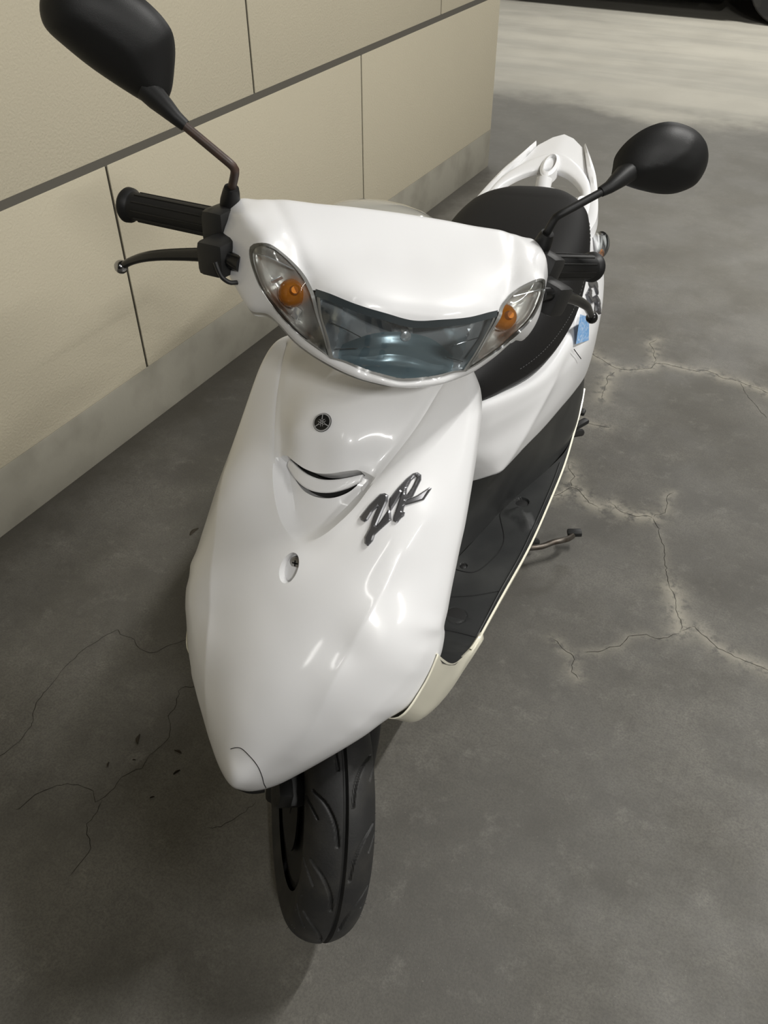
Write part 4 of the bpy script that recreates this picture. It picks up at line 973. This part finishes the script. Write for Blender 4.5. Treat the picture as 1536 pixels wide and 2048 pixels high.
# ------------------------------------------------------------------ parked car at the far edge of the bay
car = empty('parked_car', Matrix.Translation((-2.13, 7.74, 0)))
tag(car, 'dark parked car whose underside and wheel show at the top right edge', 'car')
prof_ = A([(-2.05, .32), (-2.10, .62), (-1.95, .86), (-1.0, .98), (-.45, 1.42), (.9, 1.46), (1.75, 1.02), (2.1, .92), (2.15, .5), (2.08, .28), (1.72, .24), (1.62, .42), (1.42, .56), (1.2, .56), (1.0, .42), (.92, .22), (-.88, .22), (-.96, .42), (-1.15, .56), (-1.38, .56), (-1.56, .42), (-1.66, .24)])
M['car'] = mat('dark_car_paint', (.012, .013, .015), .25, coat=.8)
cb_ = MB().prism([(p[0] + .02, 0, p[1]) for p in prof_], (0, 1.66, 0)).build('car_body', M['car'], car, smooth=False)
MB().prism([(p[0], -.006, p[1]) for p in [(-.85, 1.0), (-.40, 1.36), (.30, 1.40), (.30, 1.0)]], (0, .01, 0)).build('side_window', M['gloss_black'], car, smooth=False)
MB().prism([(p[0], -.006, p[1]) for p in [(.38, 1.0), (.38, 1.40), (.86, 1.40), (1.45, 1.04)]], (0, .01, 0)).build('side_window', M['gloss_black'], car, smooth=False)
for x_, y_ in ((-1.27, .02), (1.31, .02), (-1.27, 1.46), (1.31, 1.46)):
    tw = MB().lathe([(0, .20), (-.0, .30), (.03, .315), (.16, .315), (.18, .30), (.18, .18)], (x_ if x_ > 0 else x_, y_, .315), (0, 1, 0), 48).build('car_tyre', M['rubber'], car)
    MB().lathe([(-.004, .20), (-.002, .205), (.03, .19), (.05, .05), (.06, .0)], (x_, y_, .315), (0, 1, 0), 40).build('wheel_rim', mat('silver_wheel', (.7, .7, .7), .3, metal=.8), tw)

# dry bits of leaf lying on the floor
M['debris'] = mat('dry_leaf', (.035, .028, .018), .9)
random.seed(12)
DB = [(-1.161, 1.164, .030, 'dark curled dry leaf on the floor between wall and front cover'), (-.881, .634, .022, 'thin pale-dark twig lying on the shaded floor left of the nose'),
      (-.894, .564, .010, 'small dark leaf crumb below the thin twig on the shaded floor'), (-.858, .594, .006, 'tiny dark speck just right below the thin twig'),
      (-.797, .647, .016, 'slanted dark leaf sliver nearest the left edge of the front cover'), (-.771, .611, .014, 'upright dark leaf sliver below the slanted one beside the front cover'),
      (-.777, .549, .008, 'dark leaf crumb alone on the crack left of the nose')]
for x_, y_, l_, lb in DB:
    a = random.uniform(0, PI); dv = A((math.cos(a), math.sin(a), 0)); nv = A((-dv[1], dv[0], 0)); n_ = 5; V = []
    for i in range(n_):
        t = i / (n_ - 1); wv = l_ * .16 * math.sin(PI * (.08 + .84 * t)); c = A((x_, y_, .0006)) + dv * l_ * (t - .5) + nv * .12 * l_ * math.sin(3 * t); V += [c + nv * wv + A((0, 0, .0016 * math.sin(3 * t))), c + A((0, 0, .0024)), c - nv * wv]
    o = obj('dry_leaf', V, [(i * 3 + j, i * 3 + j + 1, i * 3 + 4 + j, i * 3 + 3 + j) for i in range(n_ - 1) for j in (0, 1)], M['debris'], fix=False); tag(o, lb, 'leaf', 'dry leaf bits on the floor')

# ------------------------------------------------------------------ the photographer, standing behind the camera; the shadow falls on the floor left of the wheel
PF = A((-.477, .879, 0)); PR = A((.879, .477, 0)); P0 = A((.205, -.375, 0))
def pw(r, f, z): return P0 + PR * r + PF * f + A((0, 0, z))
def skin(name, m, verts, edges, root=0, sub=2, parent=None):
    """verts: (lateral, forward, height, radius)"""
    me = bpy.data.meshes.new(name); me.from_pydata([tuple(pw(*v[:3])) for v in verts], edges, []); o = bpy.data.objects.new(name, me); COL.objects.link(o)
    o.modifiers.new('skin', 'SKIN'); sv = me.skin_vertices[0].data
    for i, v in enumerate(verts): sv[i].radius = (v[3] if not isinstance(v[3], tuple) else v[3][0], v[3] if not isinstance(v[3], tuple) else v[3][1]); sv[i].use_root = (i == root)
    sb = o.modifiers.new('sub', 'SUBSURF'); sb.levels = sb.render_levels = sub
    me.materials.append(m); o.modifiers['skin'].use_smooth_shade = True
    if parent: o.parent = parent
    return o
M['skin'] = mat('skin_tone', (.45, .27, .18), .5); M['coat'] = mat('dark_jacket_cloth', (.022, .023, .027), .85); M['denim'] = mat('dark_trouser_cloth', (.02, .022, .03), .85); M['hair'] = mat('black_hair', (.01, .009, .008), .6)
per_ = empty('person'); tag(per_, 'person in dark jacket and trousers holding a phone up, behind the camera', 'person')
BV = [(0, 0, .94, .115), (0, .005, 1.08, .105), (0, .01, 1.22, .120), (0, .005, 1.34, .105), (0, .01, 1.43, .048), (0, .03, 1.49, .058), (0, .045, 1.57, .082), (0, .035, 1.64, .070)]; BE_ = [(i, i + 1) for i in range(7)]
for s_ in (-1, 1):
    k = len(BV); BV += [(s_ * .15, .0, 1.365, .055), (s_ * .235, .09, 1.235, .042), (s_ * .255, .17, 1.13, .038), (s_ * .16, .275, 1.235, .032), (s_ * .085, .352, 1.325, .024), (s_ * .062, .376, 1.355, .027)]
    BE_ += [(3, k)] + [(k + i, k + i + 1) for i in range(5)]
    k = len(BV); BV += [(s_ * .095, 0, .86, .088), (s_ * .115, .01, .66, .070), (s_ * .125, .02, .49, .056), (s_ * .13, .005, .28, .050), (s_ * .135, -.01, .09, .036), (s_ * .14, .07, .045, .036), (s_ * .15, .15, .035, .030)]
    BE_ += [(0, k)] + [(k + i, k + i + 1) for i in range(6)]
skin('body', M['skin'], BV, BE_, parent=per_)
JV = [(0, 0, .88, .150), (0, .0, 1.0, .145), (0, .01, 1.15, .145), (0, .01, 1.28, .145), (0, .005, 1.38, .095), (0, .012, 1.43, .065)]; JE = [(i, i + 1) for i in range(5)]
for s_ in (-1, 1):
    k = len(JV); JV += [(s_ * .16, .0, 1.360, .075), (s_ * .24, .09, 1.235, .058), (s_ * .262, .17, 1.125, .054), (s_ * .16, .275, 1.235, .044), (s_ * .100, .340, 1.308, .036)]; JE += [(4, k)] + [(k + i, k + i + 1) for i in range(4)]
skin('jacket', M['coat'], JV, JE, parent=per_)
TV = [(0, 0, .93, .120)]; TE = []
for s_ in (-1, 1):
    k = len(TV); TV += [(s_ * .095, 0, .84, .100), (s_ * .115, .01, .66, .085), (s_ * .125, .018, .49, .072), (s_ * .13, .005, .28, .066), (s_ * .135, -.005, .10, .062)]; TE += [(0, k)] + [(k + i, k + i + 1) for i in range(4)]
skin('trousers', M['denim'], TV, TE, parent=per_)
RP_ = np.stack([PR, PF, A((0, 0, 1))], 1)
for s_ in (-1, 1): MB().ell(pw(s_ * .145, .075, .048), (.048, .135, .046), RP_).build('shoe', M['gloss_black'], per_)
hp = pw(0, .045, 1.58)
hr = MB().ell(pw(0, .030, 1.615), (.084, .098, .088), RP_, 24, 16).ell(pw(0, -.005, 1.57), (.080, .075, .09), RP_, 20, 12).build('hair', M['hair'], per_)
MB().ell(pw(0, .140, 1.548), (.013, .016, .022), RP_).build('nose', M['skin'], per_)
M['eye'] = mat('eye_white', (.7, .7, .68), .3)
for s_ in (-1, 1): MB().ell(pw(s_ * .086, .035, 1.56), (.010, .020, .030), RP_).build('ear', M['skin'], per_); MB().ell(pw(s_ * .031, .121, 1.575), (.013, .008, .007), RP_).build('eye', M['eye'], per_)
MB().ell(pw(0, .127, 1.512), (.024, .007, .006), RP_).build('mouth', mat('lips', (.35, .14, .11), .5), per_)
for s_ in (-1, 1):                       # fingers close round the phone's edges, the thumb lies on its back
    for i_ in range(4):
        z0 = 1.350 + .019 * i_; L_ = (.9, 1.05, 1., .8)[i_]
        skin('finger', M['skin'], [(s_ * .064, .376, z0 - .012, .010), (s_ * .056, .396, z0 + .004, .0088), (s_ * (.050 - .003 * L_), .406, z0 + .010, .0072), (s_ * (.047 - .003 * L_), .414, z0 + .012, .0060)], [(0, 1), (1, 2), (2, 3)], sub=1, parent=per_)
    skin('thumb', M['skin'], [(s_ * .060, .362, 1.350, .012), (s_ * .046, .352, 1.372, .0105), (s_ * .030, .352, 1.392, .0085)], [(0, 1), (1, 2)], sub=1, parent=per_)
cp_ = A((0, 0, 1.39897)) - A(CAMERA_AXES[2]) * .010
Rph = np.stack([A(CAMERA_AXES[0]), -A(CAMERA_AXES[1]), -A(CAMERA_AXES[2])], 1)
ph = MB().box(cp_ - Rph[:, 1] * .045, (.067, .138, .0075), Rph, .003).build('phone', M['gloss_black'])
tag(ph, 'black smartphone held up in both hands by the photographer', 'phone')
MB().box(cp_ - Rph[:, 1] * .045 + Rph[:, 2] * .004, (.060, .120, .0006), Rph).build('screen', mat('dim_phone_glass', (.02, .02, .02), .1, coat=1), ph)
